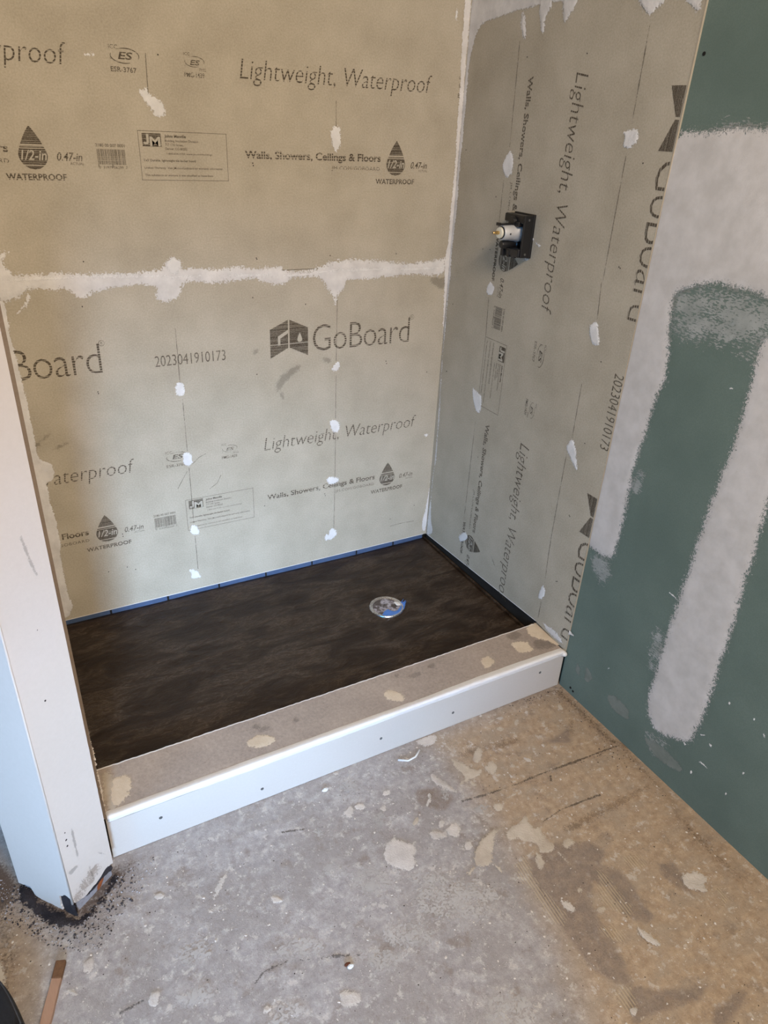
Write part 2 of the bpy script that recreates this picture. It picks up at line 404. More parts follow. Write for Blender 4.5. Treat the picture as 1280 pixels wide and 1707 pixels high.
    out.append(('logo_figure', *join(([(0.0495, 0.7190), (0.0565, 0.7190), (0.0565, 0.7375), (C0, 0.7505), (C0, 0.7600), (0.0495, 0.7440)], [(0, 1, 2, 5), (2, 3, 4, 5)]),
                drop_shape(0.1130, 0.7240, 0.7500, 0.0145), rects([(L, 0.7205, C0, 0.7225), (C1, 0.7205, Rg, 0.7225)])), 'pale', 0.0003))
    return out
ITEMS = items()


def clip_poly(V, F, inside):
    """Sutherland-Hodgman against half planes given as (axis, sign, value)"""
    nv = []; nf = []
    for f in F:
        pts = [V[i] for i in f]
        for ax, sg, val in inside:
            res = []
            for i in range(len(pts)):
                p, q = pts[i], pts[(i + 1) % len(pts)]; dp = sg * (p[ax] - val); dq = sg * (q[ax] - val)
                if dp >= 0: res.append(p)
                if (dp >= 0) != (dq >= 0):
                    t = dp / (dp - dq); res.append((p[0] + (q[0] - p[0]) * t, p[1] + (q[1] - p[1]) * t))
            pts = res
            if len(pts) < 3: break
        if len(pts) >= 3:
            k = len(nv); nv += pts; nf.append(tuple(range(k, k + len(pts))))
    return nv, nf

def print_board(parent, place, a_lo, a_hi, b_hi, shift0, style, skip=lambda n, k, V: False, PERIOD=0.8675):
    for k in (-1, 0, 1):
        sh = shift0 + k * PERIOD
        for name, V, F, st, lift in ITEMS:
            W = [(x + sh, y) for x, y in V]
            if max(x for x, y in W) < a_lo or min(x for x, y in W) > a_hi: continue
            if skip(name, k, W): continue
            W, G = clip_poly(W, F, [(0, 1, a_lo), (0, -1, a_hi), (1, -1, b_hi)])
            if not G: continue
            mesh(name, [place(a, b, 0.0005 + lift) for a, b in W], G, style[st], parent)
STY_H = {'streak': INK_H, 'streak_dense': INK_SOLID_H, 'solid': INK_SOLID_H, 'pale': PALE_PRINT, 'small': INK_SMALL}
STY_V = {'streak': INK_V, 'streak_dense': INK_SOLID_V, 'solid': INK_SOLID_V, 'pale': PALE_PRINT, 'small': INK_SMALL}

# ================================================================ SETTING
# ---------------------------------------------------------------- floor slab
def floor_mat():
    m = NT('worn_concrete_slab')
    n_f = m.noise(420, 6, 0.75); n_m = m.noise(60, 6, 0.65); n_b = m.noise(7, 5, 0.6); n_b2 = m.noise(13, 5, 0.65, m.scaled((1, 1.6, 1), (0, 0, 0.5)))
    base = m.mix(m.ramp(n_m, (0.3, 0.0), (0.7, 1.0)), sr(140, 134, 130), sr(178, 172, 167))
    base = m.mix(m.ramp(n_b, (0.42, 0.0), (0.58, 0.6)), base, sr(142, 134, 128))
    base = m.mix(m.ramp(m.noise(19, 6, 0.7), (0.52, 0.0), (0.64, 0.5)), base, sr(188, 184, 180))
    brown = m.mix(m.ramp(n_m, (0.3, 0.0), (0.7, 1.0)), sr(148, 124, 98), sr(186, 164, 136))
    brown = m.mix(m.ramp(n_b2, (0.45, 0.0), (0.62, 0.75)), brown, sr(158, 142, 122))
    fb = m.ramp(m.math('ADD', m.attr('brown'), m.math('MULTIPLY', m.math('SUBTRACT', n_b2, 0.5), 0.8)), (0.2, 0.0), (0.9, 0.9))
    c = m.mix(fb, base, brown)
    # fine speckle and scattered pale flecks
    c = m.mix(m.ramp(n_f, (0.30, 0.55), (0.46, 0.0)), c, sr(96, 84, 74))
    c = m.mix(m.ramp(m.noise(150, 5, 0.7), (0.60, 0.0), (0.68, 0.65)), c, sr(200, 190, 178))
    c = m.mix(m.ramp(m.noise(38, 6, 0.75), (0.57, 0.0), (0.62, 0.6)), c, sr(194, 186, 176))
    c = m.mix(m.ramp(m.noise(16, 7, 0.75), (0.36, 0.5), (0.45, 0.0)), c, sr(122, 108, 95))
    for ang_, th_ in ((0.9, 0.685), (-0.45, 0.70)):
        sc_ = m.noise(1.0, 4, 0.7, m.scaled((26, 230, 1), (0, 0, ang_)))
        c = m.mix(m.ramp(sc_, (th_, 0.0), (th_ + 0.05, 0.6)), c, sr(206, 196, 182))
    c = m.mix(m.ramp(m.noise(1.0, 4, 0.7, m.scaled((20, 160, 1), (0, 0, -0.2))), (0.26, 0.55), (0.33, 0.0)), c, sr(104, 88, 74))
    # dark mastic residue with trowel ridges
    dk = m.ramp(m.math('ADD', m.attr('dark'), m.math('MULTIPLY', m.math('SUBTRACT', n_m, 0.5), 1.1)), (0.35, 0.0), (0.75, 1.0))
    c = m.mix(m.math('MULTIPLY', dk, m.ramp(m.noise(45, 5, 0.7), (0.35, 0.45), (0.6, 0.95))), c, m.mix(m.ramp(n_f, (0.3, 0.0), (0.7, 1.0)), sr(112, 98, 88), sr(142, 128, 115)))
    wv = m.n('ShaderNodeTexWave', wave_type='BANDS', bands_direction='X'); wv.inputs['Scale'].default_value = 52; wv.inputs['Distortion'].default_value = 0.7
    wv.inputs['Detail'].default_value = 3; m.l(m.scaled((1, 1, 1), (0, 0, RIDGE_ANGLE)), wv.inputs['Vector'])
    rd = m.ramp(m.math('ADD', m.attr('ridge'), m.math('MULTIPLY', m.math('SUBTRACT', m.noise(24, 5, 0.7), 0.5), 1.8)), (0.48, 0.0), (0.62, 1.0))
    rline = m.math('MULTIPLY', rd, m.ramp(wv.outputs['Fac'], (0.5, 0.0), (0.72, 0.62)))
    c = m.mix(rline, c, sr(186, 168, 138))
    # wet looking dirt next to walls, and shade painted over the bottom-left floor
    gr = m.math('ADD', m.attr('grime_shade'), m.math('MULTIPLY', m.math('SUBTRACT', m.noise(180, 6, 0.8), 0.5), 1.6))
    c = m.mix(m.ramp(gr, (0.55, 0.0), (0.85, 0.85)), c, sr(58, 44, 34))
    c = m.mix(m.math('MULTIPLY', m.attr('grime_shade'), 0.35), c, sr(96, 74, 54))
    m.color(c)
    m.rough(m.ramp(n_m, (0.3, 0.62), (0.7, 0.85)), 0.35)
    hgt = m.math('ADD', m.math('MULTIPLY', n_m, 0.6), m.math('ADD', m.math('MULTIPLY', n_f, 0.25), m.math('MULTIPLY', rline, 0.5)))
    m.bump(hgt, 0.75, 0.005)
    return m.m
_ra, _rb = [(-0.425, -1.1337), (-0.4345, -1.2665)]
_dir = math.atan2(_rb[1] - _ra[1], _rb[0] - _ra[0]); RIDGE_ANGLE = -(_dir - math.pi / 2)
xs = np.concatenate([[-4.0, -3.0, -2.2, -1.8], np.arange(-1.6, 0.006, 0.007), [0.03, 0.2]])
ys = np.concatenate([[-6.0, -4.0, -2.6, -1.9], np.arange(-1.72, -0.50, 0.007), [-0.3, 0.3]])
X, Y = np.meshgrid(xs, ys, indexing='ij')
Z = np.zeros(X.shape)
nx, ny = X.shape
idx = np.arange(nx * ny).reshape(nx, ny)
Fq = np.stack([idx[:-1, :-1], idx[1:, :-1], idx[1:, 1:], idx[:-1, 1:]], -1).reshape(-1, 4)
Zw = np.zeros(X.shape)
for k, (fx, fy, ph) in enumerate([(9, 4, 0.3), (-5, 12, 1.1), (21, 17, 2.2), (33, -25, 0.7)]): Zw += np.sin(X * fx + Y * fy + ph) * 0.0007 / (1 + k)
Zw *= ((X > -1.6) & (X < -0.02) & (Y < -0.79) & (Y > -1.7))
floor = mesh('floor', np.stack([X, Y, Zw - 0.0008], -1).reshape(-1, 3).tolist(), Fq.tolist(), None, None, True)
tag(floor, 'worn concrete slab floor with plaster splashes and brown stains', kind='structure')
def soft(polys, f):
    out = np.zeros(X.shape)
    for p in polys: out = np.maximum(out, np.clip(0.5 + 0.5 * sdist(p, X, Y) / f, 0, 1))
    return out
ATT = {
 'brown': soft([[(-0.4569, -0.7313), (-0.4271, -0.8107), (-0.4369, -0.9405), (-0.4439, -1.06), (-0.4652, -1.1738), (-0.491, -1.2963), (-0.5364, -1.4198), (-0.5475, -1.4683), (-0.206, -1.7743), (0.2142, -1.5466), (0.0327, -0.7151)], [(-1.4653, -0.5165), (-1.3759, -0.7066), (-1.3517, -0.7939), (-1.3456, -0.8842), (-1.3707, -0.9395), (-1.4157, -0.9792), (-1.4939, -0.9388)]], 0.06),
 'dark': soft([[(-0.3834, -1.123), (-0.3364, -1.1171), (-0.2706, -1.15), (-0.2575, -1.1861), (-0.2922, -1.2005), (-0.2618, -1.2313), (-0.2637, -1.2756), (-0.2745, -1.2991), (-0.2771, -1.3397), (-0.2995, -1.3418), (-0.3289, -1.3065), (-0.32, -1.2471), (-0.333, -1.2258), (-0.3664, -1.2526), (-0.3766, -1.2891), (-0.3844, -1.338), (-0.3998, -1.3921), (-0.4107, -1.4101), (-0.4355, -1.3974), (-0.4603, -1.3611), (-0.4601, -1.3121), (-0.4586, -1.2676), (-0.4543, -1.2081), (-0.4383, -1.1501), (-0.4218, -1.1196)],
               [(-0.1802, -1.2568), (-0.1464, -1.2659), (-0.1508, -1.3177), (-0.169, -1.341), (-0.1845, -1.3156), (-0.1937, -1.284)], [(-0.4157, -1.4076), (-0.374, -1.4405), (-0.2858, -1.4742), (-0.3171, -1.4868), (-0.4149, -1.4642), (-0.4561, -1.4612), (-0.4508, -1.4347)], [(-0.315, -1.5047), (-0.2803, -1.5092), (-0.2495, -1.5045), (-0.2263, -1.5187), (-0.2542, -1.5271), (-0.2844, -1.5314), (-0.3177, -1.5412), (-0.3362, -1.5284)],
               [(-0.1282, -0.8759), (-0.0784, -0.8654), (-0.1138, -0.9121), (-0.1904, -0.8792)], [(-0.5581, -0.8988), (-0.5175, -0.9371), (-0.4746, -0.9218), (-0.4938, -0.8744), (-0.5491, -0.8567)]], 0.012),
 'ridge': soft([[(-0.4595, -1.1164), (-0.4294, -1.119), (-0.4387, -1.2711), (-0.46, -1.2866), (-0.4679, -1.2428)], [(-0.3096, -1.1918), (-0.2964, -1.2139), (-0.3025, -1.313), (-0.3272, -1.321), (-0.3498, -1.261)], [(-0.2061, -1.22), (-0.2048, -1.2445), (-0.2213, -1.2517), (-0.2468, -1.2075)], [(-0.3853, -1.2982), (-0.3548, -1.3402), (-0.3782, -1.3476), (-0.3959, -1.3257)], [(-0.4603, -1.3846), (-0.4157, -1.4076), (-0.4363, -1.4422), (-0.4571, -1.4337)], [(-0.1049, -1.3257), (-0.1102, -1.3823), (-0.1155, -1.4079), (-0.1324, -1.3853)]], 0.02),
 'grime_shade': soft([[(-0.1701, -0.7286), (0.0017, -0.7304), (0.003, -0.8569), (0.0009, -0.9793), (-0.0344, -0.973), (-0.0342, -0.8511), (-0.0396, -0.7608), (-0.1255, -0.7501)], [(-0.0168, -0.9551), (0.008, -0.9828), (-0.0154, -1.1494), (-0.0295, -1.1796), (-0.0266, -1.0856)], [(-0.0284, -1.143), (-0.0332, -1.2987), (-0.0356, -1.3759), (-0.0553, -1.3689), (-0.0688, -1.2477)],
                [(-1.2055, -0.7412), (-1.1697, -0.7409), (-1.1304, -0.756), (-1.1863, -0.7951), (-1.2197, -0.8205), (-1.2634, -0.8518), (-1.2941, -0.8426), (-1.3517, -0.7939), (-1.3775, -0.7268), (-1.3811, -0.704)], [(-1.4649, -0.5001), (-1.378, -0.7055), (-1.399, -0.7298), (-1.4681, -0.624)]], 0.03) * 0.85 + 0.62 * soft([[(-1.4871, -0.4722), (-1.3848, -0.6806), (-1.3678, -0.7987), (-1.3702, -0.8597), (-1.3835, -0.922), (-1.4069, -0.9837), (-1.4942, -0.9584)]], 0.03),  # last polygon is painted shade that darkens the bottom-left floor
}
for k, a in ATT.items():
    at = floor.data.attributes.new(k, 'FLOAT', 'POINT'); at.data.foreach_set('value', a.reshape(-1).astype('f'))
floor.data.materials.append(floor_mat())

# ---------------------------------------------------------------- back wall
SEAM = 1.0145
wb = box('wall_back', (-1.40, 0.014, -0.02), (0.10, 0.11, 2.45), DARKGAP)
tag(wb, 'back wall of the shower alcove, lined with two tan backer boards', kind='structure')
def back_board(z0, z1):
    return box('backer_board', (-1.2015, 0.0, z0), (0.0, 0.0127, z1), BOARD, wb)
lower = back_board(0.1005, SEAM - 0.0008); upper = back_board(SEAM + 0.0008, 2.44)
tag(lower, 'lower tan backer board'); tag(upper, 'upper tan backer board')
bx = lambda z0: (lambda a, b, h: BACK.at(a, b + z0, h))
print_board(lower, bx(0.0995), -1.1905, -0.006, 0.91, -0.5835, STY_H, skip=lambda n, k, W: n == 'printed_barcode' and W[0][0] > -0.2)
print_board(upper, bx(1.0165), -1.1905, -0.006, 0.75, -0.6090, STY_H, skip=lambda n, k, W: n == 'printed_barcode' and W[0][0] > -0.2)
# pencil stud lines
for par, pts in ((lower, [(-0.8044, 0.886), (-0.8053, 0.7429)]), (lower, [(-0.8026, 0.7033), (-0.8028, 0.5525)]), (lower, [(-0.8022, 0.5019), (-0.8031, 0.327)]), (lower, [(-0.8031, 0.2829), (-0.8032, 0.1707)]), (upper, [(-0.8133, 1.4666), (-0.8157, 1.388)]), (upper, [(-0.37, 1.4028), (-0.3692, 1.3492)]),
                 (lower, [(-0.3586, 0.9295), (-0.3594, 0.7579)]), (lower, [(-0.3587, 0.7171), (-0.3584, 0.5844)]), (lower, [(-0.3577, 0.5362), (-0.3574, 0.3898)]), (lower, [(-0.3569, 0.3626), (-0.3588, 0.207)])):
    patch('pencil_line', BACK, line(pts, 0.0013), PEN, par, thick=0.0, feather=0.0006, step=0.0009, base=0.0009, wob=0.2, smooth=False)
for pts in ([(-0.7931, 0.5112), (-0.7717, 0.5292), (-0.7527, 0.5368)], [(-0.7504, 0.4267), (-0.7269, 0.4411), (-0.715, 0.4635)], [(-0.1477, 0.1646), (-0.1056, 0.1667), (-0.0529, 0.1641)], [(-0.8387, 0.4444), (-0.8232, 0.4692), (-0.8078, 0.4938)]):
    patch('scratch', BACK, line(pts, 0.0012), PEN, lower, thick=0.0, feather=0.0006, step=0.0009, base=0.0009, wob=0.2, smooth=False)
for pts in ([(-0.5464, 0.6949), (-0.5367, 0.725), (-0.5061, 0.7456), (-0.4755, 0.7612), (-0.4666, 0.7517), (-0.4884, 0.7368), (-0.5211, 0.7093), (-0.5377, 0.6851)], [(-0.5878, 0.8075), (-0.5887, 0.8023), (-0.5939, 0.8012), (-0.599, 0.8005), (-0.6033, 0.8039), (-0.6033, 0.809), (-0.6032, 0.8142), (-0.5982, 0.8161), (-0.5933, 0.8152), (-0.5882, 0.8129)], [(-0.3761, 0.7631), (-0.3762, 0.7576), (-0.3834, 0.7554), (-0.3912, 0.7572), (-0.3993, 0.7598), (-0.4, 0.7655), (-0.3977, 0.7701), (-0.3922, 0.7739), (-0.3841, 0.7713), (-0.3768, 0.7684)], [(-0.5193, 0.6631), (-0.5224, 0.6617), (-0.5278, 0.6689), (-0.5316, 0.6767), (-0.5348, 0.6853), (-0.5317, 0.6867), (-0.5283, 0.6865), (-0.5229, 0.6813), (-0.5196, 0.6729), (-0.5165, 0.6647)], [(-1.1576, 0.6323), (-1.1593, 0.6301), (-1.1629, 0.6276), (-1.1688, 0.6268), (-1.1738, 0.6264), (-1.1765, 0.6276), (-1.1733, 0.63), (-1.17, 0.6324), (-1.164, 0.6338), (-1.16, 0.6334)], [(-1.1311, 0.6146), (-1.0989, 0.6254), (-1.0967, 0.6218), (-1.1291, 0.6094)], [(-1.1581, 0.6398), (-1.1324, 0.6564), (-1.1305, 0.6513), (-1.1563, 0.6348)]):
    patch('dark_smudge', BACK, pts, SMUDGE, lower, thick=0.0, feather=0.006, base=0.0007)
patch('dark_smudge', BACK, [(-0.0662, 0.9765), (-0.0125, 0.9774), (-0.0086, 0.9396), (-0.0492, 0.9486)], SMUDGE, lower, thick=0, feather=0.006, base=0.0007)

box('board_edge', (-1.19, -0.0004, 0.1003), (-0.012, 0.001, 0.1022), BEAD, lower)
# joint compound on the seam, the left corner and the right corner
seam = patch('joint_compound', BACK, [(-1.2023, 1.0413), (-1.1605, 1.0792), (-1.1408, 1.0786), (-1.154, 1.0704), (-1.1596, 1.047), (-1.1462, 1.0364), (-1.1403, 1.0298), (-1.0954, 1.0316), (-1.0562, 1.0299), (-1.0085, 1.0278), (-0.9858, 1.0242), (-0.9275, 1.0256), (-0.8242, 1.0267), (-0.8177, 1.0347), (-0.8044, 1.0548), (-0.7943, 1.0571), (-0.7741, 1.0427), (-0.7827, 1.0277), (-0.7255, 1.0282), (-0.6882, 1.0253), (-0.6683, 1.0273), (-0.6296, 1.0287), (-0.6016, 1.0217), (-0.5665, 1.0218), (-0.5258, 1.0246), (-0.5079, 1.0104), (-0.4643, 1.0116), (-0.4145, 1.0156), (-0.378, 1.0295), (-0.3211, 1.0336), (-0.2645, 1.0332), (-0.2175, 1.0284), (-0.1748, 1.0188), (-0.1078, 1.0147), (-0.0603, 1.0228), (-0.0321, 1.0267), (-0.0137, 1.0277), (-0.0127, 0.9791), (-0.0668, 0.9832), (-0.1355, 0.9879), (-0.2263, 0.9806), (-0.3124, 0.9847), (-0.3324, 0.9825), (-0.3356, 0.9651), (-0.3516, 0.9484), (-0.3622, 0.9297), (-0.3638, 0.9136), (-0.3696, 0.9382), (-0.3878, 0.9584), (-0.4039, 0.9859), (-0.4266, 0.9931), (-0.4999, 0.995), (-0.5068, 0.9832), (-0.5319, 0.9783), (-0.5629, 0.9859), (-0.593, 1.0008), (-0.6471, 0.993), (-0.6706, 0.9898), (-0.7368, 0.9974), (-0.7737, 0.9978), (-0.7799, 0.9767), (-0.7896, 0.9672), (-0.8053, 0.9551), (-0.8317, 0.9524), (-0.8487, 0.9677), (-0.8377, 0.9911), (-0.8807, 0.9961), (-0.9407, 0.9964), (-0.9645, 0.9882), (-0.9832, 0.9865), (-1.0106, 0.969), (-1.0243, 0.982), (-1.0337, 0.9959), (-1.071, 0.9926), (-1.1011, 0.9982), (-1.1262, 0.9944), (-1.1572, 0.9766), (-1.1731, 0.975), (-1.215, 0.9776)],
             MUD, wb, thick=0.0016, feather=0.0065, clip=(-1.2, 0.9, -0.0012, 1.3), step=0.003)
patch('joint_compound', BACK, [(-1.1541, 0.9474), (-1.1265, 0.9721), (-1.1243, 0.9916), (-1.1179, 0.9861), (-1.1264, 0.9655), (-1.1524, 0.9433)], MUD, wb, feather=0.004)
patch('joint_compound', BACK, [(-1.171, 1.0236), (-1.0247, 1.022), (-0.8377, 1.019), (-0.7814, 1.0095), (-0.6305, 1.0113), (-0.4677, 1.0011), (-0.3636, 1.0136), (-0.0989, 1.0029), (-0.0175, 1.0046), (-0.0169, 0.9995), (-0.0985, 0.9979), (-0.3635, 1.0074), (-0.4678, 0.9965), (-0.6307, 1.0069), (-0.7817, 1.0066), (-0.8381, 1.0148), (-1.0253, 1.0181), (-1.1717, 1.0198)], SPACKLE, wb, feather=0.002, thick=0.0006, base=0.0022, clip=(-1.2, 0.9, -0.0012, 1.3))
patch('joint_compound', BACK, [(-1.1735, 0.9789), (-1.1712, 0.9722), (-1.1731, 0.9234), (-1.1749, 0.88), (-1.1702, 0.8447), (-1.1681, 0.8003), (-1.1675, 0.7533), (-1.1676, 0.7081), (-1.1659, 0.6647), (-1.1695, 0.5887), (-1.1424, 0.579), (-1.1366, 0.5547), (-1.1432, 0.5308), (-1.1625, 0.5244), (-1.1595, 0.5086), (-1.1606, 0.4762), (-1.1556, 0.4188), (-1.1567, 0.3757), (-1.1533, 0.3417), (-1.1624, 0.3216), (-1.1631, 0.2317), (-1.1623, 0.1777), (-1.1537, 0.1426), (-1.1668, 0.1178), (-1.1779, 0.1068), (-1.255, 0.1133), (-1.2483, 0.9834)],
      MUD, wb, thick=0.001, feather=0.0022, clip=(-1.2005, 0.101, 0, 1.3), step=0.0022)
patch('joint_compound', BACK, [(-0.0229, 1.6618), (-0.0193, 1.5886), (-0.0192, 1.5121), (-0.0151, 1.4461), (-0.0103, 1.3066), (-0.0109, 1.1718), (-0.0086, 1.0767), (-0.0166, 1.0361), (-0.0182, 1.0113), (-0.0107, 0.9603), (-0.0021, 0.8366), (0.0023, 0.6865), (0.0024, 0.5264), (0.0022, 0.3326), (-0.004, 0.2426), (-0.0096, 0.197), (-0.0182, 0.1562), (-0.0178, 0.1223), (-0.0011, 0.1013), (0.0146, 0.3526), (0.0022, 0.9768), (-0.0039, 1.6395), (-0.0052, 1.6637)],
      MUD, wb, thick=0.0006, feather=0.002, clip=(-0.06, 0.101, -0.0006, 1.72), step=0.002)
for i, p in enumerate(([(-0.8346, 1.398), (-0.8285, 1.3973), (-0.8175, 1.4057), (-0.8153, 1.3914), (-0.797, 1.3846), (-0.782, 1.3672), (-0.7816, 1.3581), (-0.7864, 1.3498), (-0.8048, 1.3467), (-0.8122, 1.3612), (-0.8256, 1.3785)], [(-0.9372, 1.4551), (-0.9239, 1.4592), (-0.9104, 1.4561), (-0.9156, 1.4526), (-0.9273, 1.4517)], [(-0.3772, 1.3463), (-0.3594, 1.3496), (-0.3539, 1.3236), (-0.3584, 1.2983), (-0.3698, 1.2899), (-0.38, 1.3109), (-0.3835, 1.3318)],
          [(-0.0478, 1.6169), (-0.0409, 1.6187), (-0.0407, 1.6016), (-0.0449, 1.5913)], [(-0.8033, 1.052), (-0.7943, 1.0571), (-0.7741, 1.0427), (-0.7813, 1.0263), (-0.7943, 1.0115), (-0.8177, 1.0347)])):
    patch('spackle_patch', BACK, p, SPACKLE, upper, feather=0.0034, base=0.0006 if i < 4 else 0.0028)
for p in ([(-0.8178, 0.7411), (-0.8047, 0.7493), (-0.795, 0.7368), (-0.7937, 0.7154), (-0.8053, 0.7086), (-0.8187, 0.7153)], [(-0.3741, 0.7348), (-0.363, 0.7513), (-0.348, 0.7567), (-0.3476, 0.7408), (-0.3589, 0.7278)], [(-0.378, 0.5796), (-0.3643, 0.5814), (-0.3463, 0.5673), (-0.3439, 0.5477), (-0.3537, 0.5376), (-0.3697, 0.5439)],
          [(-0.3859, 0.387), (-0.3738, 0.395), (-0.3449, 0.3853), (-0.3447, 0.3728), (-0.3652, 0.3663), (-0.3797, 0.3712)], [(-0.3736, 0.2016), (-0.3609, 0.2075), (-0.3455, 0.1836), (-0.3561, 0.1726), (-0.3689, 0.1643), (-0.386, 0.1708), (-0.3756, 0.1863)], [(-0.815, 0.5439), (-0.8046, 0.5511), (-0.7937, 0.5438), (-0.7906, 0.5217), (-0.7983, 0.5085), (-0.8096, 0.5124), (-0.8154, 0.5207)],
          [(-0.8142, 0.3177), (-0.8051, 0.3235), (-0.795, 0.3192), (-0.7881, 0.2955), (-0.7925, 0.2844), (-0.8163, 0.2922)], [(-0.8314, 0.1763), (-0.8172, 0.1745), (-0.8024, 0.1577), (-0.7946, 0.1404), (-0.8093, 0.1381), (-0.827, 0.143), (-0.8223, 0.1567)], [(-0.0417, 0.4831), (-0.0305, 0.4855), (-0.0251, 0.4763), (-0.0361, 0.4717)], [(-0.3925, 0.1859), (-0.3778, 0.1936), (-0.3732, 0.1654), (-0.3903, 0.165)]):
    patch('spackle_patch', BACK, p, SPACKLE, lower, feather=0.0028)
def marks(plane, pts, parent, r=0.0016):
    V = []; F = []
    for a, b in pts:
        k = len(V); n = 7
        V += [plane.at(a + r * math.cos(6.283 * i / n) * (1, .7)[i % 2], b + r * math.sin(6.283 * i / n), 0.0007) for i in range(n)]; F.append(tuple(range(k, k + n)))
    return tag(mesh('staple_marks', V, F, DARKGAP, parent), kind='stuff')
marks(BACK, [(-0.9957, 1.0535), (-1.0128, 0.9541), (-1.007, 0.7467), (-1.0063, 0.742), (-0.5863, 1.0473), (-0.5848, 1.0444), (-0.3817, 1.0464), (-0.1803, 1.0446), (-0.5999, 0.9502), (-0.4529, 0.9241), (-0.5968, 0.7454), (-0.1959, 0.7413), (-0.1934, 0.7337), (-0.3916, 0.338), (-0.3895, 0.3313), (-0.5886, 0.3378), (-0.9996, 0.2302), (-0.9783, 0.2163), (-1.05, 0.2279), (-1.1609, 0.3949), (-0.7874, 1.4654), (-0.5865, 1.2626), (-0.5853, 1.2575), (-0.0577, 0.2262), (-0.1493, 0.193), (-1.1777, 0.2533), (-0.049, 0.6921), (-0.9993, 0.338), (-0.9987, 0.3302)], lower)

# ---------------------------------------------------------------- right wall
pr_ = [(0.0142, 0.11), (0.0142, -0.7282), (0.004, -0.7282), (0.004, -5.0), (0.12, -5.0), (0.12, 0.11)]
GREENM = NT('green_moisture_board')
_g = GREENM.mix(GREENM.ramp(GREENM.noise(5, 4), (0.35, 0.0), (0.65, 1.0)), sr(100, 115, 106), sr(112, 127, 117))
_g = GREENM.mix(GREENM.ramp(GREENM.noise(420, 5, 0.75), (0.35, 0.4), (0.6, 0.0)), _g, sr(84, 102, 90))
_g = GREENM.mix(GREENM.ramp(GREENM.noise(95, 6, 0.8), (0.68, 0.0), (0.74, 0.35)), _g, sr(150, 156, 146))
GREENM.color(_g); GREENM.rough(0.75, 0.3); GREENM.bump(GREENM.noise(300, 4), 0.1, 0.002)
wr = prism('wall_right', pr_, -0.02, 2.45, GREENM.m)
tag(wr, 'right wall of green moisture resistant board with white joint compound', kind='structure')
prof = [(0.0145, 0.1), (0.60, 0.131), (0.7275, 0.118), (0.7275, 1.6215), (0.0, 1.6215), (0.0, 0.1005)]
prof[0] = (0.0, 0.1005); prof = prof[:5]
def slab(name, plane, pts, h0, h1, mat, parent):
    n = len(pts); vs = [plane.at(a, b, h0) for a, b in pts] + [plane.at(a, b, h1) for a, b in pts]
    fs = [tuple(range(n))[::-1], tuple(range(n, 2 * n))] + [(i, (i + 1) % n, n + (i + 1) % n, n + i) for i in range(n)]
    return mesh(name, vs, fs, mat, parent)
rb = slab('backer_board', RIGHT, [(0.0, 0.1005), (0.60, 0.131), (0.7275, 0.118), (0.7275, 1.6215), (0.0, 1.6215)], -0.0127, 0.0, BOARD, wr)
tag(rb, 'tall tan backer board standing on end')
rb2 = slab('backer_board', RIGHT, [(0.0, 1.6235), (0.7275, 1.6235), (0.7275, 2.44), (0.0, 2.44)], -0.0127, 0.0, BOARD, wr)
slab('board_edge', RIGHT, [(0.7274, 0.118), (0.7276, 0.118), (0.7278, 1.22), (0.7296, 1.36), (0.7306, 1.62), (0.7274, 1.62)], -0.008, 0.0004, BOARD_EDGE, rb)
print_board(rb, lambda a, b, h: RIGHT.at(b + 0.0055, 1.476 - a, h), -0.003, 1.37, 0.7215, 0.0, STY_V, PERIOD=0.861,
            skip=lambda n, k, W: k > 0 and min(y for x, y in W) < 0.0)
for pts in ([(0.2126, 1.5438), (0.2212, 1.3241)], [(0.2126, 1.2495), (0.2157, 1.0084)], [(0.2068, 0.9577), (0.2133, 0.8541)], [(0.2114, 0.6038), (0.2111, 0.2346)], [(0.214, 0.18), (0.215, 0.1347)], [(0.6078, 1.5498), (0.6094, 1.3793)], [(0.6096, 1.3384), (0.6111, 1.0753)], [(0.6076, 1.0746), (0.616, 0.9946)], [(0.6056, 0.8389), (0.6073, 0.7009)], [(0.5988, 0.6651), (0.5986, 0.4022), (0.6062, 0.2672)], [(0.6067, 0.2108), (0.6059, 0.1476)]):
    patch('pencil_line', RIGHT, line(pts, 0.0016), PEN, rb, thick=0.0, feather=0.0008, step=0.0011, base=0.0009, wob=0.2)
patch('scratch', RIGHT, line([(0.3632, 0.2219), (0.3939, 0.1921)], 0.0022), PEN, rb, thick=0, feather=0.001, base=0.0009)
marks(RIGHT, [(0.1881, 1.2082), (0.0333, 1.3084), (0.188, 1.079), (0.1558, 1.0757), (0.6587, 1.315), (0.4464, 1.5093), (0.2466, 1.5106), (0.6495, 1.1138), (0.6535, 1.112), (0.6516, 0.9061), (0.0381, 0.9037), (0.0392, 0.7004), (0.036, 0.6994), (0.0177, 0.4602), (0.2441, 0.497), (0.6514, 0.704), (0.6469, 0.5022), (0.6497, 0.5001), (0.6462, 0.298), (0.6504, 0.3006), (0.2132, 0.1841)], rb)
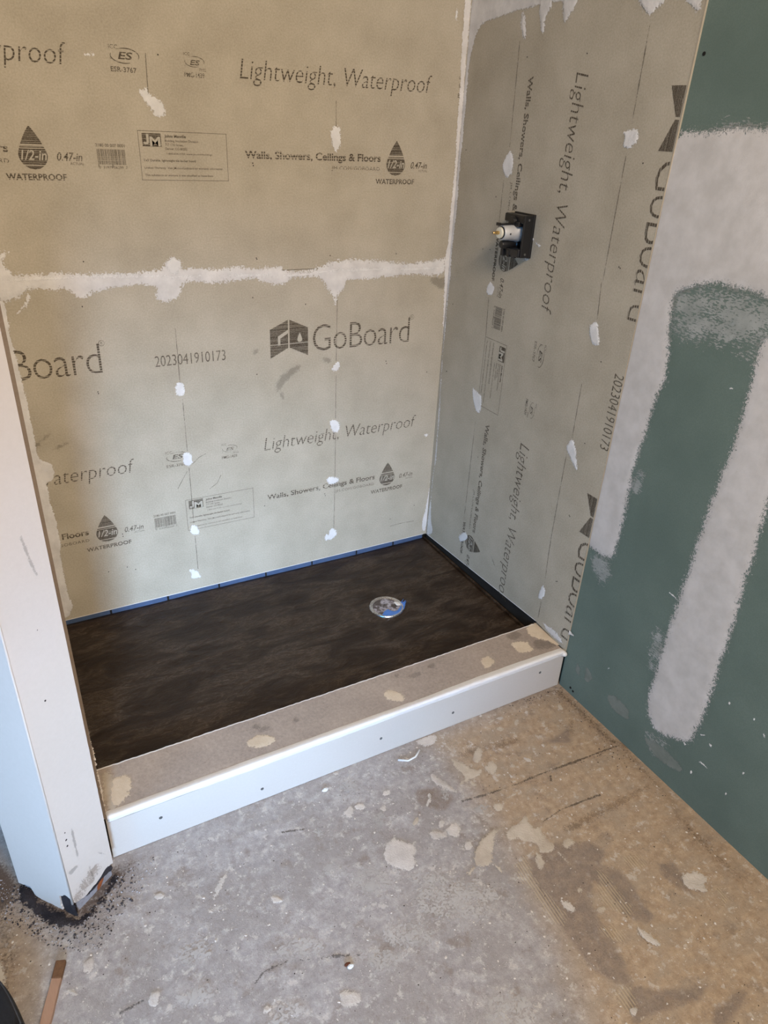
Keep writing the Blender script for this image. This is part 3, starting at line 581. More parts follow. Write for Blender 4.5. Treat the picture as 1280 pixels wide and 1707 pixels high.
patch('joint_compound', RIGHT, [(-0.0126, 1.6775), (-0.0008, 1.5266), (-0.0022, 1.0102), (0.0213, 0.3646), (0.0017, 0.1044), (0.0257, 0.1051), (0.0452, 0.1326), (0.024, 0.1692), (0.0134, 0.2666), (0.0145, 0.335), (0.0261, 0.4059), (0.0214, 0.4596), (0.0231, 0.5187), (0.0171, 0.6018), (0.0075, 0.7273), (0.0118, 0.8266), (0.0089, 0.9044), (0.0123, 0.9808), (0.0068, 1.0514), (0.0156, 1.1439), (0.011, 1.2724), (0.0129, 1.4212), (0.011, 1.5066), (0.0296, 1.5634), (0.0441, 1.5825), (0.0721, 1.5941), (0.1276, 1.5961), (0.1882, 1.6031), (0.2269, 1.6068), (0.2688, 1.6078), (0.3193, 1.6079), (0.3615, 1.6085), (0.3876, 1.6368)],
      MUD, wr, thick=0.0008, feather=0.0025, clip=(0.0006, 0.1, 0.7275, 1.72), step=0.0025)
for p in ([(0.2073, 1.5971), (0.2157, 1.5987), (0.2289, 1.5694), (0.2322, 1.545), (0.2233, 1.5455), (0.2075, 1.5765)], [(0.2594, 1.6391), (0.3129, 1.6339), (0.308, 1.597), (0.2909, 1.5842), (0.2989, 1.5593), (0.2874, 1.5556), (0.2747, 1.5831)], [(0.3387, 1.6314), (0.3847, 1.627), (0.3904, 1.5977), (0.3741, 1.5813), (0.3652, 1.5638), (0.3522, 1.5776)], [(0.5376, 1.6122), (0.6325, 1.603), (0.6334, 1.5812), (0.6159, 1.5772), (0.6112, 1.5683), (0.5971, 1.5656), (0.5771, 1.5823)], [(0.6583, 1.6005), (0.7211, 1.5944), (0.7202, 1.5652), (0.7106, 1.5624), (0.6941, 1.5726)]):
    patch('joint_compound', RIGHT, p, MUD, wr, feather=0.004, clip=(0.0, 0, 0.7265, 1.72))
for p in ([(0.2226, 1.3176), (0.2336, 1.3115), (0.242, 1.2948), (0.2442, 1.2628), (0.234, 1.2648), (0.2312, 1.2551), (0.213, 1.2592), (0.1981, 1.2827), (0.2091, 1.3009)], [(0.5853, 1.3712), (0.6298, 1.3756), (0.6343, 1.3546), (0.6204, 1.3411), (0.6099, 1.3373), (0.5939, 1.341), (0.5959, 1.3574)], [(0.2062, 1.0019), (0.2246, 0.9913), (0.2277, 0.9762), (0.2115, 0.9618), (0.191, 0.9672), (0.1933, 0.9837)],
          [(0.6152, 0.9903), (0.6223, 0.9785), (0.6318, 0.9576), (0.636, 0.9422), (0.62, 0.9366), (0.6058, 0.9454), (0.5948, 0.9718), (0.6042, 0.9809)], [(0.1762, 0.6924), (0.1983, 0.6886), (0.2233, 0.684), (0.2307, 0.661), (0.2252, 0.6276), (0.2063, 0.6303), (0.1892, 0.656)], [(0.6057, 0.6986), (0.6159, 0.693), (0.6294, 0.6743), (0.6381, 0.6488), (0.647, 0.6231), (0.6204, 0.6413), (0.6058, 0.6549), (0.5912, 0.6686)],
          [(0.1902, 0.1965), (0.2288, 0.2307), (0.2421, 0.2134), (0.2164, 0.1858), (0.2002, 0.1792)], [(0.6003, 0.2595), (0.6134, 0.2476), (0.6132, 0.2272), (0.6063, 0.2125), (0.5923, 0.2055), (0.5904, 0.2248)], [(0.3484, 1.1356), (0.3615, 1.1291), (0.3554, 1.1255)], [(0.3646, 1.1254), (0.3788, 1.1233), (0.3916, 1.1169), (0.3832, 1.1143), (0.3684, 1.119)], [(0.3289, 1.0761), (0.3513, 1.0826), (0.3454, 1.0774)]):
    patch('spackle_patch', RIGHT, p, SPACKLE, rb, feather=0.0026)
patch('joint_compound', RIGHT, [(0.6212, 0.1497), (0.6425, 0.1477), (0.6691, 0.1539), (0.6927, 0.1498), (0.7071, 0.1416), (0.7143, 0.1323), (0.683, 0.1282), (0.6438, 0.1317)], MUD, wr, feather=0.003)
slab('board_edge', RIGHT, [(0.012, 0.1012), (0.597, 0.1309), (0.597, 0.1330), (0.012, 0.1033)], -0.001, 0.0004, BEAD, rb)
# compound over the green board
g1 = (-0.1,)
patch('joint_compound', GREEN, [(0.7252, 1.3752), (0.7841, 1.3731), (0.8225, 1.3762), (0.8612, 1.3801), (0.9216, 1.3854), (1.1259, 1.3999), (1.2952, 1.4163), (1.3915, 1.1848), (1.136, 1.1274), (1.0293, 1.1241), (0.943, 1.1274), (0.8901, 1.128), (0.8388, 1.1127), (0.8033, 1.093), (0.8057, 1.0652), (0.8192, 1.0006), (0.8317, 0.9284), (0.827, 0.8957), (0.8186, 0.8743), (0.819, 0.8046), (0.8097, 0.7467), (0.8044, 0.7091), (0.8073, 0.6606), (0.8126, 0.5896), (0.8113, 0.5189), (0.8085, 0.465), (0.7784, 0.4562), (0.7388, 0.4547), (0.6852, 0.4498), (0.6573, 0.4704), (0.6858, 0.6531), (0.6945, 1.0663), (0.7027, 1.2879)],
      MUD_SANDED, wr, thick=0.0012, feather=0.010, clip=(0.7286, 0, 2.2, 1.8), step=0.004)
patch('joint_compound', GREEN, [(1.0142, 1.0575), (1.0218, 0.9988), (1.0219, 0.9459), (1.0256, 0.8678), (1.0198, 0.7982), (1.0129, 0.727), (1.01, 0.6569), (1.0086, 0.5781), (1.006, 0.4556), (1.0046, 0.3416), (1.0056, 0.2546), (1.005, 0.1752), (1.0207, 0.1347), (1.0496, 0.1138), (1.0908, 0.1289), (1.1375, 0.1635), (1.1387, 0.202), (1.1434, 0.2692), (1.1395, 0.3967), (1.1398, 0.4857), (1.1332, 0.6071), (1.1314, 0.6837), (1.1258, 0.7571), (1.1266, 0.8446), (1.1405, 0.9538), (1.1491, 1.0917)],
      MUD_SANDED, wr, thick=0.0012, feather=0.010, clip=(0.7286, 0, 2.2, 1.8), step=0.004)
for p, f in (([(0.7691, 1.0933), (0.8271, 1.1499), (0.9567, 1.1615), (1.123, 1.1627), (1.1758, 1.0189), (1.0379, 1.0311), (0.9693, 1.0292), (0.8895, 1.0433), (0.816, 1.0316)], 0.05), ([(0.7574, 1.3713), (0.9253, 1.3908), (0.9387, 1.3521), (0.8358, 1.3356), (0.7797, 1.3444)], 0.03), ([(0.7484, 0.4584), (0.8047, 0.4645), (0.8031, 0.4113), (0.7915, 0.3773), (0.7536, 0.3992)], 0.015),
             ([(0.8125, 0.6553), (0.8184, 0.7107), (0.8427, 0.7066), (0.8345, 0.6427)], 0.012), ([(1.0219, 0.0982), (1.0847, 0.1075), (1.0798, 0.0629), (1.0435, 0.0579)], 0.02), ([(1.0059, 0.3373), (1.0015, 0.2623), (0.979, 0.2629), (0.9742, 0.3837)], 0.02)):
    patch('scraped_compound', GREEN, p, MUD_THIN, wr, thick=0.0, feather=f, clip=(0.7286, 0, 2.2, 1.8), step=0.004, cmax=0.62)
patch('joint_compound', GREEN, [(0.7065, 0.1925), (0.7212, 0.2009), (0.7321, 0.1863), (0.7487, 0.1861), (0.7273, 0.1768), (0.7234, 0.1638), (0.7284, 0.1345), (0.7161, 0.1253)], MUD, wr, feather=0.0018, clip=(0.7278, 0, 1, 1), base=0.0045)
for p in ([(0.8905, 0.0936), (0.9069, 0.1116), (0.9318, 0.1125), (0.9672, 0.103), (0.9689, 0.0761), (0.9395, 0.0703), (0.9048, 0.0729)], [(0.8076, 0.1288), (0.8234, 0.1207), (0.8358, 0.0998), (0.8165, 0.0778), (0.803, 0.094)], [(0.7726, 0.1118), (0.7868, 0.1021), (0.7855, 0.0801), (0.7745, 0.086)], [(1.019, 0.0753), (1.1079, 0.0906), (1.1489, 0.0724), (1.1034, 0.046), (1.0405, 0.055)]):
    patch('pale_scuff', GREEN, p, SCUFF, wr, thick=0.0, feather=0.006, base=0.0006)
for p in ([(1.0376, 0.1225), (1.0433, 0.1159), (1.038, 0.1149)], [(1.1667, 0.1294), (1.1825, 0.1319), (1.1943, 0.1306), (1.1896, 0.1352), (1.176, 0.1367)], [(1.1199, 0.1487), (1.1279, 0.145), (1.1257, 0.1409)], [(1.1902, 0.3255), (1.19, 0.323), (1.1893, 0.3209), (1.188, 0.3191), (1.1865, 0.3201), (1.1852, 0.3212), (1.185, 0.3236), (1.1861, 0.3255), (1.1873, 0.3274), (1.1889, 0.3268)], [(1.2467, 0.3301), (1.2474, 0.3281), (1.2468, 0.3261), (1.2456, 0.3256), (1.2443, 0.3252), (1.2435, 0.3273), (1.2432, 0.3293), (1.2434, 0.3316), (1.2447, 0.3319), (1.246, 0.3319)], [(1.277, 0.3125), (1.278, 0.3099), (1.279, 0.307), (1.2776, 0.3057), (1.2757, 0.3058), (1.2734, 0.3067), (1.2724, 0.3095), (1.2718, 0.3121), (1.2727, 0.3141), (1.2749, 0.3134)], [(1.1819, 0.1963), (1.1833, 0.1945), (1.1834, 0.1926), (1.1833, 0.1906), (1.1812, 0.1905), (1.1793, 0.191), (1.1774, 0.1924), (1.1776, 0.1944), (1.1779, 0.1962), (1.1797, 0.1969)], [(1.1622, 0.2059), (1.1614, 0.2041), (1.1584, 0.2015), (1.1552, 0.1989), (1.1527, 0.1981), (1.1519, 0.1988), (1.1518, 0.2001), (1.155, 0.2028), (1.1581, 0.2051), (1.1612, 0.2066)],
          [(1.2503, 0.1132), (1.2503, 0.1106), (1.25, 0.1083), (1.249, 0.1068), (1.2477, 0.1079), (1.2465, 0.1091), (1.2462, 0.1117), (1.2469, 0.1136), (1.2477, 0.1154), (1.249, 0.1145)], [(1.163, 0.0908), (1.1634, 0.0881), (1.1625, 0.0862), (1.1615, 0.0842), (1.1601, 0.0849), (1.1592, 0.0869), (1.1585, 0.0894), (1.1594, 0.0915), (1.1605, 0.0927), (1.162, 0.0929)], [(1.2668, 0.1937), (1.2673, 0.1923), (1.2664, 0.1909), (1.2655, 0.1898), (1.2643, 0.1893), (1.2639, 0.1906), (1.2635, 0.192), (1.2641, 0.1936), (1.2652, 0.1943), (1.2664, 0.195)], [(0.8792, 0.175), (0.8783, 0.1727), (0.877, 0.1705), (0.8748, 0.1684), (0.8731, 0.1687), (0.8717, 0.169), (0.8719, 0.1711), (0.8738, 0.1732), (0.8758, 0.1754), (0.8777, 0.1755)], [(0.9884, 0.9503), (0.9885, 0.9494), (0.9868, 0.9483), (0.9845, 0.9478), (0.9822, 0.9474), (0.9816, 0.9481), (0.9822, 0.9491), (0.9834, 0.9502), (0.9858, 0.9507), (0.9878, 0.9509)], [(0.977, 0.4726), (0.9946, 0.4709), (1.0086, 0.4687), (0.9901, 0.4744)], [(0.7651, 1.3467), (0.7707, 1.338), (0.7663, 1.3388)], [(0.6435, 0.568), (0.6427, 0.5648), (0.6409, 0.5613), (0.6369, 0.5604), (0.6335, 0.5603), (0.631, 0.5621), (0.6327, 0.5656), (0.6345, 0.5689), (0.6384, 0.5706), (0.6413, 0.5696)], [(0.737, 0.5295), (0.7376, 0.5267), (0.7351, 0.5235), (0.7316, 0.5224), (0.7279, 0.5215), (0.7268, 0.5242), (0.7272, 0.5273), (0.7289, 0.5307), (0.7326, 0.5316), (0.7359, 0.532)]):
    patch('compound_fleck', GREEN, p, SPACKLE, wr, feather=0.0012, step=0.0011)
for c in [(0.7459, 1.4969), (0.7805, 0.0159), (0.7697, 0.0199)]:
    lathe('screw_hole', [(0.0001, 0.0006), (0.003, 0.0009), (0.0036, 0.0)], GREEN.at(c[0], c[1], 0), (-1, 0, 0), DARKGAP, wr, 12)

# ---------------------------------------------------------------- left stub wall with its angled cream end
core_pts = [(P0 + Vector((0.007, 0.010, 0))).to_2d(), (P1 + Vector((-0.006, 0.006, 0))).to_2d(), (-1.2125, -0.735), (-1.2125, 0.014), (-1.372, 0.014), (P2 + Vector((0.008, 0.004, 0))).to_2d()]
CORE = speckled('crumbling_plaster_core', sr(150, 146, 148), sr(120, 114, 112), 120, 30, 0.9, 0.5, third=sr(70, 58, 52))
wl = prism('wall_left', [tuple(p) for p in core_pts], -0.005, 2.45, CORE)
tag(wl, 'stub wall on the left with a cream painted end and a rotten foot', kind='structure')
def face_panel(plane, top_pts, mat, name):
    pts = top_pts
    return slab(name, plane, pts, -0.006, 0.0, mat, wl)
Lp = (P1 - P0).length; Ls = (P0 - P2).length
def rough_edge(pts, amp=0.0012, n=5):
    out = []
    rnd = random.Random(3)
    for (a, b), (c, d) in zip(pts, pts[1:]):
        for i in range(n):
            t = i / n; out.append((a + (c - a) * t + rnd.uniform(-amp, amp) * (i > 0), b + (d - b) * t + rnd.uniform(-amp, amp) * (i > 0)))
    out.append(pts[-1]); return out
fp = [(0.0977, 0.0409), (0.082, 0.045), (0.0625, 0.0338), (0.0412, 0.0273), (0.0253, 0.0255), (0.0073, 0.0325), (-0.001, 0.0527)]
fp = [(min(max(a, 0.0), Lp), max(b, 0.002)) for a, b in fp]; fp[0] = (Lp, fp[0][1]); fp[-1] = (0.0, fp[-1][1])
end_panel = slab('drywall_panel', ENDF, [(0.0, 2.44)] + rough_edge(fp[::-1]) + [(Lp, 2.44)], -0.006, 0.0, PAINT, wl)
sp = [(0.0074, 0.0203), (0.0303, 0.0268), (0.0375, 0.0068), (0.0453, -0.0112), (0.0571, -0.0191), (0.0869, -0.0134), (0.1065, -0.0123), (0.1038, 0.0164), (0.107, 0.0445), (0.1229, 0.058), (0.1334, 0.0537)]
sp = [(min(max(a, 0.0), Ls), max(b, 0.002)) for a, b in sp]; sp[0] = (0.0, sp[0][1]); sp[-1] = (Ls, fp[-1][1])
side_panel = slab('drywall_panel', SIDEF, [(0.0, 2.44)] + rough_edge(sp) + [(Ls, 2.44)], -0.006, 0.0, PAINT, wl)
# rounded corner bead between the two faces
def tube(name, pts, r, mat, parent, seg=10, wob=0.0):
    V = []; F = []
    for i, p in enumerate(pts):
        p = Vector(p); a = Vector(pts[max(0, i - 1)]); b = Vector(pts[min(len(pts) - 1, i + 1)]); d = (b - a).normalized()
        u = d.orthogonal().normalized() if abs(d.z) > 0.9 else d.cross(Vector((0, 0, 1))).normalized(); v = d.cross(u)
        rr = (r[i] if isinstance(r, list) else r) * (1 + random.uniform(-wob, wob))
        for k in range(seg):
            c = 6.2832 * k / seg; V.append(p + (u * math.cos(c) + v * math.sin(c)) * rr)
        if i:
            for k in range(seg): F.append(((i - 1) * seg + k, (i - 1) * seg + (k + 1) % seg, i * seg + (k + 1) % seg, i * seg + k))
    F.append(tuple(range(seg))[::-1]); F.append(tuple((len(pts) - 1) * seg + k for k in range(seg)))
    return mesh(name, V, F, mat, parent, True)
tube('corner_bead', [P0 + Vector((0.0012, 0.002, z)) for z in (0.035, 0.5, 1.2, 2.44)], 0.0022, PAINT, wl)
# backer board lining the hidden alcove side; its raw edge shows beside the cream face
lin = box('backer_board', (-1.2120, -0.7300, 0.122), (-1.2005, -0.0005, 2.44), BOARD, wl)
edge = slab('board_edge', Plane((-1.2, -0.7305, 0), (1, 0, 0), (0, 0, 1), (0, -1, 0)), [(-0.0035, 0.122), (0.0040, 0.122), (0.0040, 0.6), (0.0045, 1.2), (0.0040, 2.44), (-0.0035, 2.44)], -0.02, 0.0010, BOARD_SIDE, wl)
# paper torn along the raw edge
patch('torn_paper', Plane((-1.2, -0.7305, 0), (1, 0, 0), (0, 0, 1), (0, -1, 0)), [(0.0035, 0.13), (0.006, 0.2), (0.0045, 0.26), (0.0055, 0.36), (0.0035, 0.37), (0.003, 0.13)], CURB_SPOT, wl, thick=0.0006, feather=0.0015, base=0.0014)
# scuffs and wear on the cream face
for p in ([(0.0063, 0.1238), (0.0275, 0.124), (0.03, 0.1157), (0.0086, 0.1087)], [(0.0498, 0.097), (0.0537, 0.0651), (0.0531, 0.0382), (0.0507, 0.056), (0.0465, 0.0867)], [(0.0689, 0.1098), (0.0828, 0.0916), (0.0878, 0.0785), (0.0773, 0.0928)], [(0.0608, 0.816), (0.0652, 0.7781), (0.0726, 0.7424), (0.0748, 0.7433), (0.0688, 0.7814), (0.0644, 0.8192)], [(0.0332, 0.2219), (0.0352, 0.1917), (0.0335, 0.1342), (0.0302, 0.1381), (0.0309, 0.1966)]):
    patch('scuff_mark', ENDF, p, SMUDGE, wl, thick=0, feather=0.002, base=0.0006, step=0.0011)
for p in ([(0.0001, 0.0513), (0.0493, 0.0796), (0.0636, 0.0803), (0.0709, 0.0568), (0.0417, 0.0379), (0.0125, 0.0312)], ):
    patch('grime_stain', ENDF, p, STAIN, wl, thick=0, feather=0.008, base=0.0006, cmax=0.65)
patch('rust_stain', ENDF, [(0.0557, 0.0123), (0.0692, 0.031), (0.0773, 0.0265), (0.0716, 0.011), (0.0576, -0.0016)], RUST, wl, thick=0.001, feather=0.003, base=-0.0045)
patch('black_rot', ENDF, [(0.0969, 0.0362), (0.08, 0.0419), (0.0602, 0.0292), (0.0389, 0.0227), (0.031, 0.0181), (0.0401, 0.0137), (0.0615, 0.0201), (0.0827, 0.0235), (0.0968, 0.0175)], TAR, wl, thick=0.001, feather=0.003, base=-0.0040)
patch('black_rot', SIDEF, [(0.1079, 0.0487), (0.1266, 0.0622), (0.1359, 0.0515), (0.137, 0.0151), (0.1426, -0.0002), (0.1122, -0.0201), (0.107, 0.0109)], TAR, wl, thick=0.0015, feather=0.003, base=-0.003)
patch('black_rot', ENDF, [(0.0001, 0.0513), (0.0092, 0.0281), (0.0104, -0.0094), (0.0017, -0.0109), (0.0001, 0.0235)], TAR, wl, thick=0.001, feather=0.003, base=-0.004)
for c in [(0.0414, 0.5184), (0.0555, 0.6523), (0.0201, 0.2202), (0.0191, 0.2018), (0.0185, 0.1859)]:
    patch('paint_chip_mark', ENDF, [(c[0] + q[0] * 0.0014, c[1] + q[1] * 0.0018) for q in ((-1, -1), (1, -1), (1, 1), (-1, 1))], TAR, wl, thick=0, feather=0.0008, base=0.0006)

# ---------------------------------------------------------------- ceiling (outside the frame)
tag(box('ceiling', (-4.0, -6.0, 2.45), (0.12, 0.11, 2.55), CEIL), kind='structure')

# ================================================================ SHOWER TRAY
tray = empty('shower_tray', (-0.6, -0.3, 0.0)); tag(tray, 'dark brown slate textured shower tray with a round drain', 'shower tray')
def tray_mat():
    m = NT('dark_slate_resin')
    v = m.scaled((1.0, 2.6, 1.0), (0, 0, 0.18))
    a = m.noise(7, 8, 0.62, v, 0.8); b = m.noise(26, 8, 0.7, v, 1.2); f = m.noise(300, 5, 0.7)
    c = m.mix(m.ramp(a, (0.35, 0.0), (0.65, 1.0)), sr(34, 22, 13), sr(58, 45, 33))
    vein = m.ramp(b, (0.478, 0.0), (0.50, 1.0), (0.522, 0.0))
    c = m.mix(m.math('MULTIPLY', m.math('MULTIPLY', vein, m.ramp(a, (0.44, 0.0), (0.56, 1.0))), 0.9), c, sr(104, 92, 80))
    c = m.mix(m.ramp(m.noise(150, 5, 0.7), (0.72, 0.0), (0.76, 0.6)), c, sr(100, 78, 56))
    m.color(c); m.rough(m.ramp(b, (0.3, 0.34), (0.7, 0.5)), 0.32)
    m.bump(m.math('ADD', m.math('MULTIPLY', a, 1.2), m.math('ADD', m.math('MULTIPLY', b, 0.5), m.math('MULTIPLY', f, 0.06))), 0.9, 0.006)
    return m.m
TRAYM = tray_mat()
DC = (([(-0.3766, -0.2799), (-0.2714, -0.3287)])[0], ([(-0.3766, -0.2799), (-0.2714, -0.3287)])[1]); DT = [(-0.2927, -0.247), (-0.354, -0.3585)]
DX = (DC[0][0] + DC[1][0]) / 2 * 0.5 + (DT[0][0] + DT[1][0]) / 2 * 0.5; DY = (DC[0][1] + DC[1][1]) / 2 * 0.5 + (DT[0][1] + DT[1][1]) / 2 * 0.5; DR = 0.052
tx0, tx1, ty0, ty1 = -1.199, -0.010, -0.596, -0.0015
gx = np.linspace(tx0, tx1, 120); gy = np.linspace(ty0, ty1, 60); GX, GY = np.meshgrid(gx, gy, indexing='ij')
rr = np.hypot(GX - DX, GY - DY)
GZ = 0.0835 + 0.0035 * np.clip(rr / 0.55, 0, 1) - 0.0015 * np.exp(-(rr / 0.06) ** 2)
for k, (fx, fy, ph) in enumerate([(7, 19, 0.3), (-11, 30, 1.1), (17, 43, 2.2), (29, -37, 0.7)]): GZ += np.sin(GX * fx + GY * fy + ph) * 0.0003
ni, nj = GX.shape; ii = np.arange(ni * nj).reshape(ni, nj)
V = np.stack([GX, GY, GZ], -1).reshape(-1, 3).tolist(); Fq = np.stack([ii[:-1, :-1], ii[1:, :-1], ii[1:, 1:], ii[:-1, 1:]], -1).reshape(-1, 4).tolist()
per = list(ii[:, 0]) + list(ii[-1, 1:]) + list(ii[-2::-1, -1]) + list(ii[0, -2:0:-1])
k0 = len(V); V += [(V[i][0], V[i][1], 0.0) for i in per]
for q in range(len(per)):
    q2 = (q + 1) % len(per); Fq.append((per[q2], per[q], k0 + q, k0 + q2))
Fq.append(tuple(range(k0, k0 + len(per))))
mesh('tray_body', V, Fq, TRAYM, tray, True)
# upstand with blue-grey flange pieces between dark ribs
box('upstand', (-1.199, 0.0005, 0.02), (-0.012, 0.0125, 0.0995), DARKGAP, tray)
box('tray_rim', (-0.0095, -0.590, 0.02), (-0.0030, 0.0002, 0.0890), TRAYM, tray)
slab('side_upstand', RIGHT, [(0.0, 0.03), (0.590, 0.03), (0.590, 0.1295), (0.0, 0.0998)], -0.008, -0.0015, DARKGAP, tray)
ticks = [-1.199, -1.061, -0.899, -0.744, -0.593, -0.435, -0.273, -0.132, -0.012]
for a, b in zip(ticks, ticks[1:]):
    o = box('flange_piece', (a + 0.003, -0.0010, 0.060), (b - 0.003, 0.0004, 0.0998), BLUE_LIP, tray)
# drain
def dr(prof, name, mat): return lathe(name, prof, (DX, DY, 0.0838), (0, 0, 1), mat, tray, 48)
dr([(0.036, -0.004), (0.036, 0.0005), (0.045, 0.0016), (0.0475, 0.0030), (0.0505, 0.0030), (DR, 0.0012), (DR, -0.004)], 'drain_ring', STEEL)
FOILM = NT('scuffed_drain_film'); _n = FOILM.noise(95, 6, 0.8); _n2 = FOILM.noise(28, 4, 0.6)
_c = FOILM.mix(FOILM.ramp(_n, (0.42, 0.0), (0.55, 1.0)), sr(84, 76, 74), sr(176, 172, 178))
_c = FOILM.mix(FOILM.ramp(_n2, (0.48, 0.0), (0.54, 0.9)), _c, sr(58, 46, 38))
FOILM.color(_c); FOILM.rough(0.35, 0.5); FOILM.bump(_n, 0.5, 0.002)
dr([(0.0001, 0.0008), (0.0455, 0.0012), (0.0455, -0.002)], 'drain_cover', FOILM.m)
DP = Plane((0, 0, 0.0851), (1, 0, 0), (0, 1, 0), (0, 0, 1))
patch('protective_film', DP, [(-0.3599, -0.3398), (-0.3283, -0.3155), (-0.321, -0.3321), (-0.308, -0.3381), (-0.2877, -0.3278), (-0.2707, -0.3055), (-0.2592, -0.304), (-0.2779, -0.329), (-0.2995, -0.3486), (-0.3293, -0.3541)], FILM, tray, thick=0.0006, feather=0.0012, base=0.0006).data.attributes
for pts in ([(-0.2755, -0.3066), (-0.2611, -0.2963)], [(-0.2737, -0.3109), (-0.2576, -0.3048)], [(-0.2751, -0.3169), (-0.259, -0.3109)]):
    tube('film_shred', [(pts[0][0], pts[0][1], 0.0862), (pts[1][0], pts[1][1], 0.0895)], 0.0012, FILM, tray, 6)
patch('filler_crumb', DP, [(-0.2924, -0.292), (-0.2824, -0.2966), (-0.2786, -0.312), (-0.2848, -0.3192), (-0.2933, -0.3085)], SPACKLE, tray, thick=0.002, feather=0.0015)

# ================================================================ SHOWER CURB
curb = empty('shower_curb', (-0.6, -0.66, 0.0)); tag(curb, 'low boxed shower curb with dusty board top and off-white front', 'curb')
X0, X1 = -1.1985, -0.0035
box('front_board', (X0, -0.7295, 0.0008), (X1, -0.7175, 0.1120), CURB_FRONT, curb, 0.0006)
box('timber_core', (X0 + 0.002, -0.7170, 0.0), (X1 - 0.002, -0.6085, 0.1075), WOOD, curb)
# top board with a slightly chewed inner edge
rnd = random.Random(5); pts = []
n = 150
for i in range(n + 1):
    x = X0 + (X1 - X0) * i / n; pts.append((x, -0.5975 + rnd.uniform(-0.0008, 0.0008)))
top = [(X0, -0.7190)] + [(X1, -0.7190)] + pts[::-1]
prism('top_board', top, 0.1082, 0.1205, CURB_TOP, curb)
rim = [(x, y + 0.0002) for x, y in pts]
V = []; Fq = []
for i, (x, y) in enumerate(rim):
    w_ = 0.0016 + rnd.uniform(0, 0.0012)
    V += [(x, y + 0.0008, 0.109), (x, y + 0.0008, 0.1212), (x, y - w_, 0.1212)]
    if i: k = 3 * i; Fq += [(k - 3, k, k + 1, k - 2), (k - 2, k + 1, k + 2, k - 1)]
mesh('paper_edge', V, Fq, BEAD, curb)
# caulk bead along the front arris, thick at the left, doubled and ragged at the right
V = []; Fq = []; n = 170; m_ = 9
rnd = random.Random(11); ph = [rnd.uniform(0, 6.28) for _ in range(6)]
for i in range(n + 1):
    t = i / n; x = X0 + 0.003 + (X1 - X0 - 0.004) * t
    wv = sum(math.sin(x * f + p) * a for f, p, a in ((9, ph[0], .5), (23, ph[1], .35), (61, ph[2], .25), (140, ph[3], .15)))
    W_ = (0.0085 if t < 0.6 else 0.0075 + 0.004 * math.sin((t - 0.6) * 7.5) ** 2) * (1 + 0.12 * wv); H_ = 0.0105 * (1 + 0.10 * wv)
    for j in range(m_):
        c = j / (m_ - 1); a = c * math.pi * 1.0
        # profile wraps from the top surface over the arris and down the front
        if c < 0.5: y = -0.7205 + W_ * (1 - c * 2) * 0.9 - 0.009 * (c * 2); z = 0.1206 + 0.0028 * math.sin(c * 2 * math.pi / 2 + 0.1)
        else: q = (c - 0.5) * 2; y = -0.7308 - 0.0022 * math.cos(q * 1.5) ; z = 0.1234 - q * (0.0040 + H_)
        V.append((x, y, z))
    if i:
        k = i * m_
        for j in range(m_ - 1): Fq.append((k + j - m_, k + j, k + j + 1, k + j + 1 - m_))
Fq.append(tuple(range(m_))); Fq.append(tuple(range(n * m_, n * m_ + m_))[::-1])
bead = mesh('caulk_bead', V, Fq, BEAD, curb, True)
V = []
tube('caulk_ridge', [(-0.52 + 0.012 * i, -0.7300 + 0.0006 * math.sin(i * .9), 0.1180 + 0.003 * math.sin(i * 0.11) - 0.00006 * i) for i in range(42)], [0.0016 + 0.0008 * math.sin(i * .5) for i in range(42)], BEAD, curb, 8, 0.15)
lathe('caulk_blob', [(0.0001, 0.008), (0.004, 0.0075), (0.007, 0.004), (0.0078, 0.0), (0.005, -0.002)], (-0.006, -0.731, 0.1135), (0.15, -1, 0.1), BEAD, curb, 14)
for c in [(-1.0954, 0.0653), (-0.8738, 0.0357), (-0.5708, 0.0528), (-0.361, 0.0474), (-0.0813, 0.0748)]:
    lathe('screw_head', [(0.0030, 0.0009), (0.0036, 0.0007), (0.0039, 0.0001)], (c[0], -0.7296, c[1]), (0, -1, 0), SCREW, curb, 12)
for pp in ([(-0.8821, -0.6634), (-0.8598, -0.6523), (-0.8334, -0.6591), (-0.8165, -0.6795), (-0.8314, -0.692), (-0.8652, -0.6873), (-0.8837, -0.6763)], [(-0.5233, -0.6539), (-0.5012, -0.6574), (-0.4861, -0.6882), (-0.4971, -0.7014), (-0.5218, -0.6941), (-0.5324, -0.6706)], [(-0.2079, -0.6822), (-0.2203, -0.6893), (-0.2316, -0.6928), (-0.2424, -0.6906), (-0.2412, -0.6787), (-0.2394, -0.6672), (-0.2287, -0.6576), (-0.2173, -0.6575), (-0.2056, -0.6581), (-0.2052, -0.6697)], [(-0.1178, -0.6399), (-0.0978, -0.6408), (-0.0702, -0.6537), (-0.0774, -0.6731), (-0.0765, -0.6875), (-0.0981, -0.6884), (-0.1236, -0.6791), (-0.1199, -0.6586)], [(-0.0354, -0.5994), (-0.0025, -0.5965), (0.0208, -0.595), (0.0226, -0.6326), (0.0188, -0.6958), (-0.001, -0.7036), (-0.0128, -0.6923), (-0.0208, -0.6713), (-0.0387, -0.6542), (-0.0499, -0.6284)], [(-1.1744, -0.6346), (-1.1345, -0.6367), (-1.1315, -0.6644), (-1.1502, -0.6974), (-1.1717, -0.7112), (-1.1858, -0.7122)]):
    patch('filler_spot', CTOP, pp, CURB_SPOT, curb, thick=0.0004, feather=0.004)
patch('filler_spot', CTOP, [(-1.1906, -0.6091), (-1.1647, -0.6075), (-1.1603, -0.6757), (-1.1709, -0.7196), (-1.1918, -0.7203)], PLASTER, curb, thick=0.0004, feather=0.006)
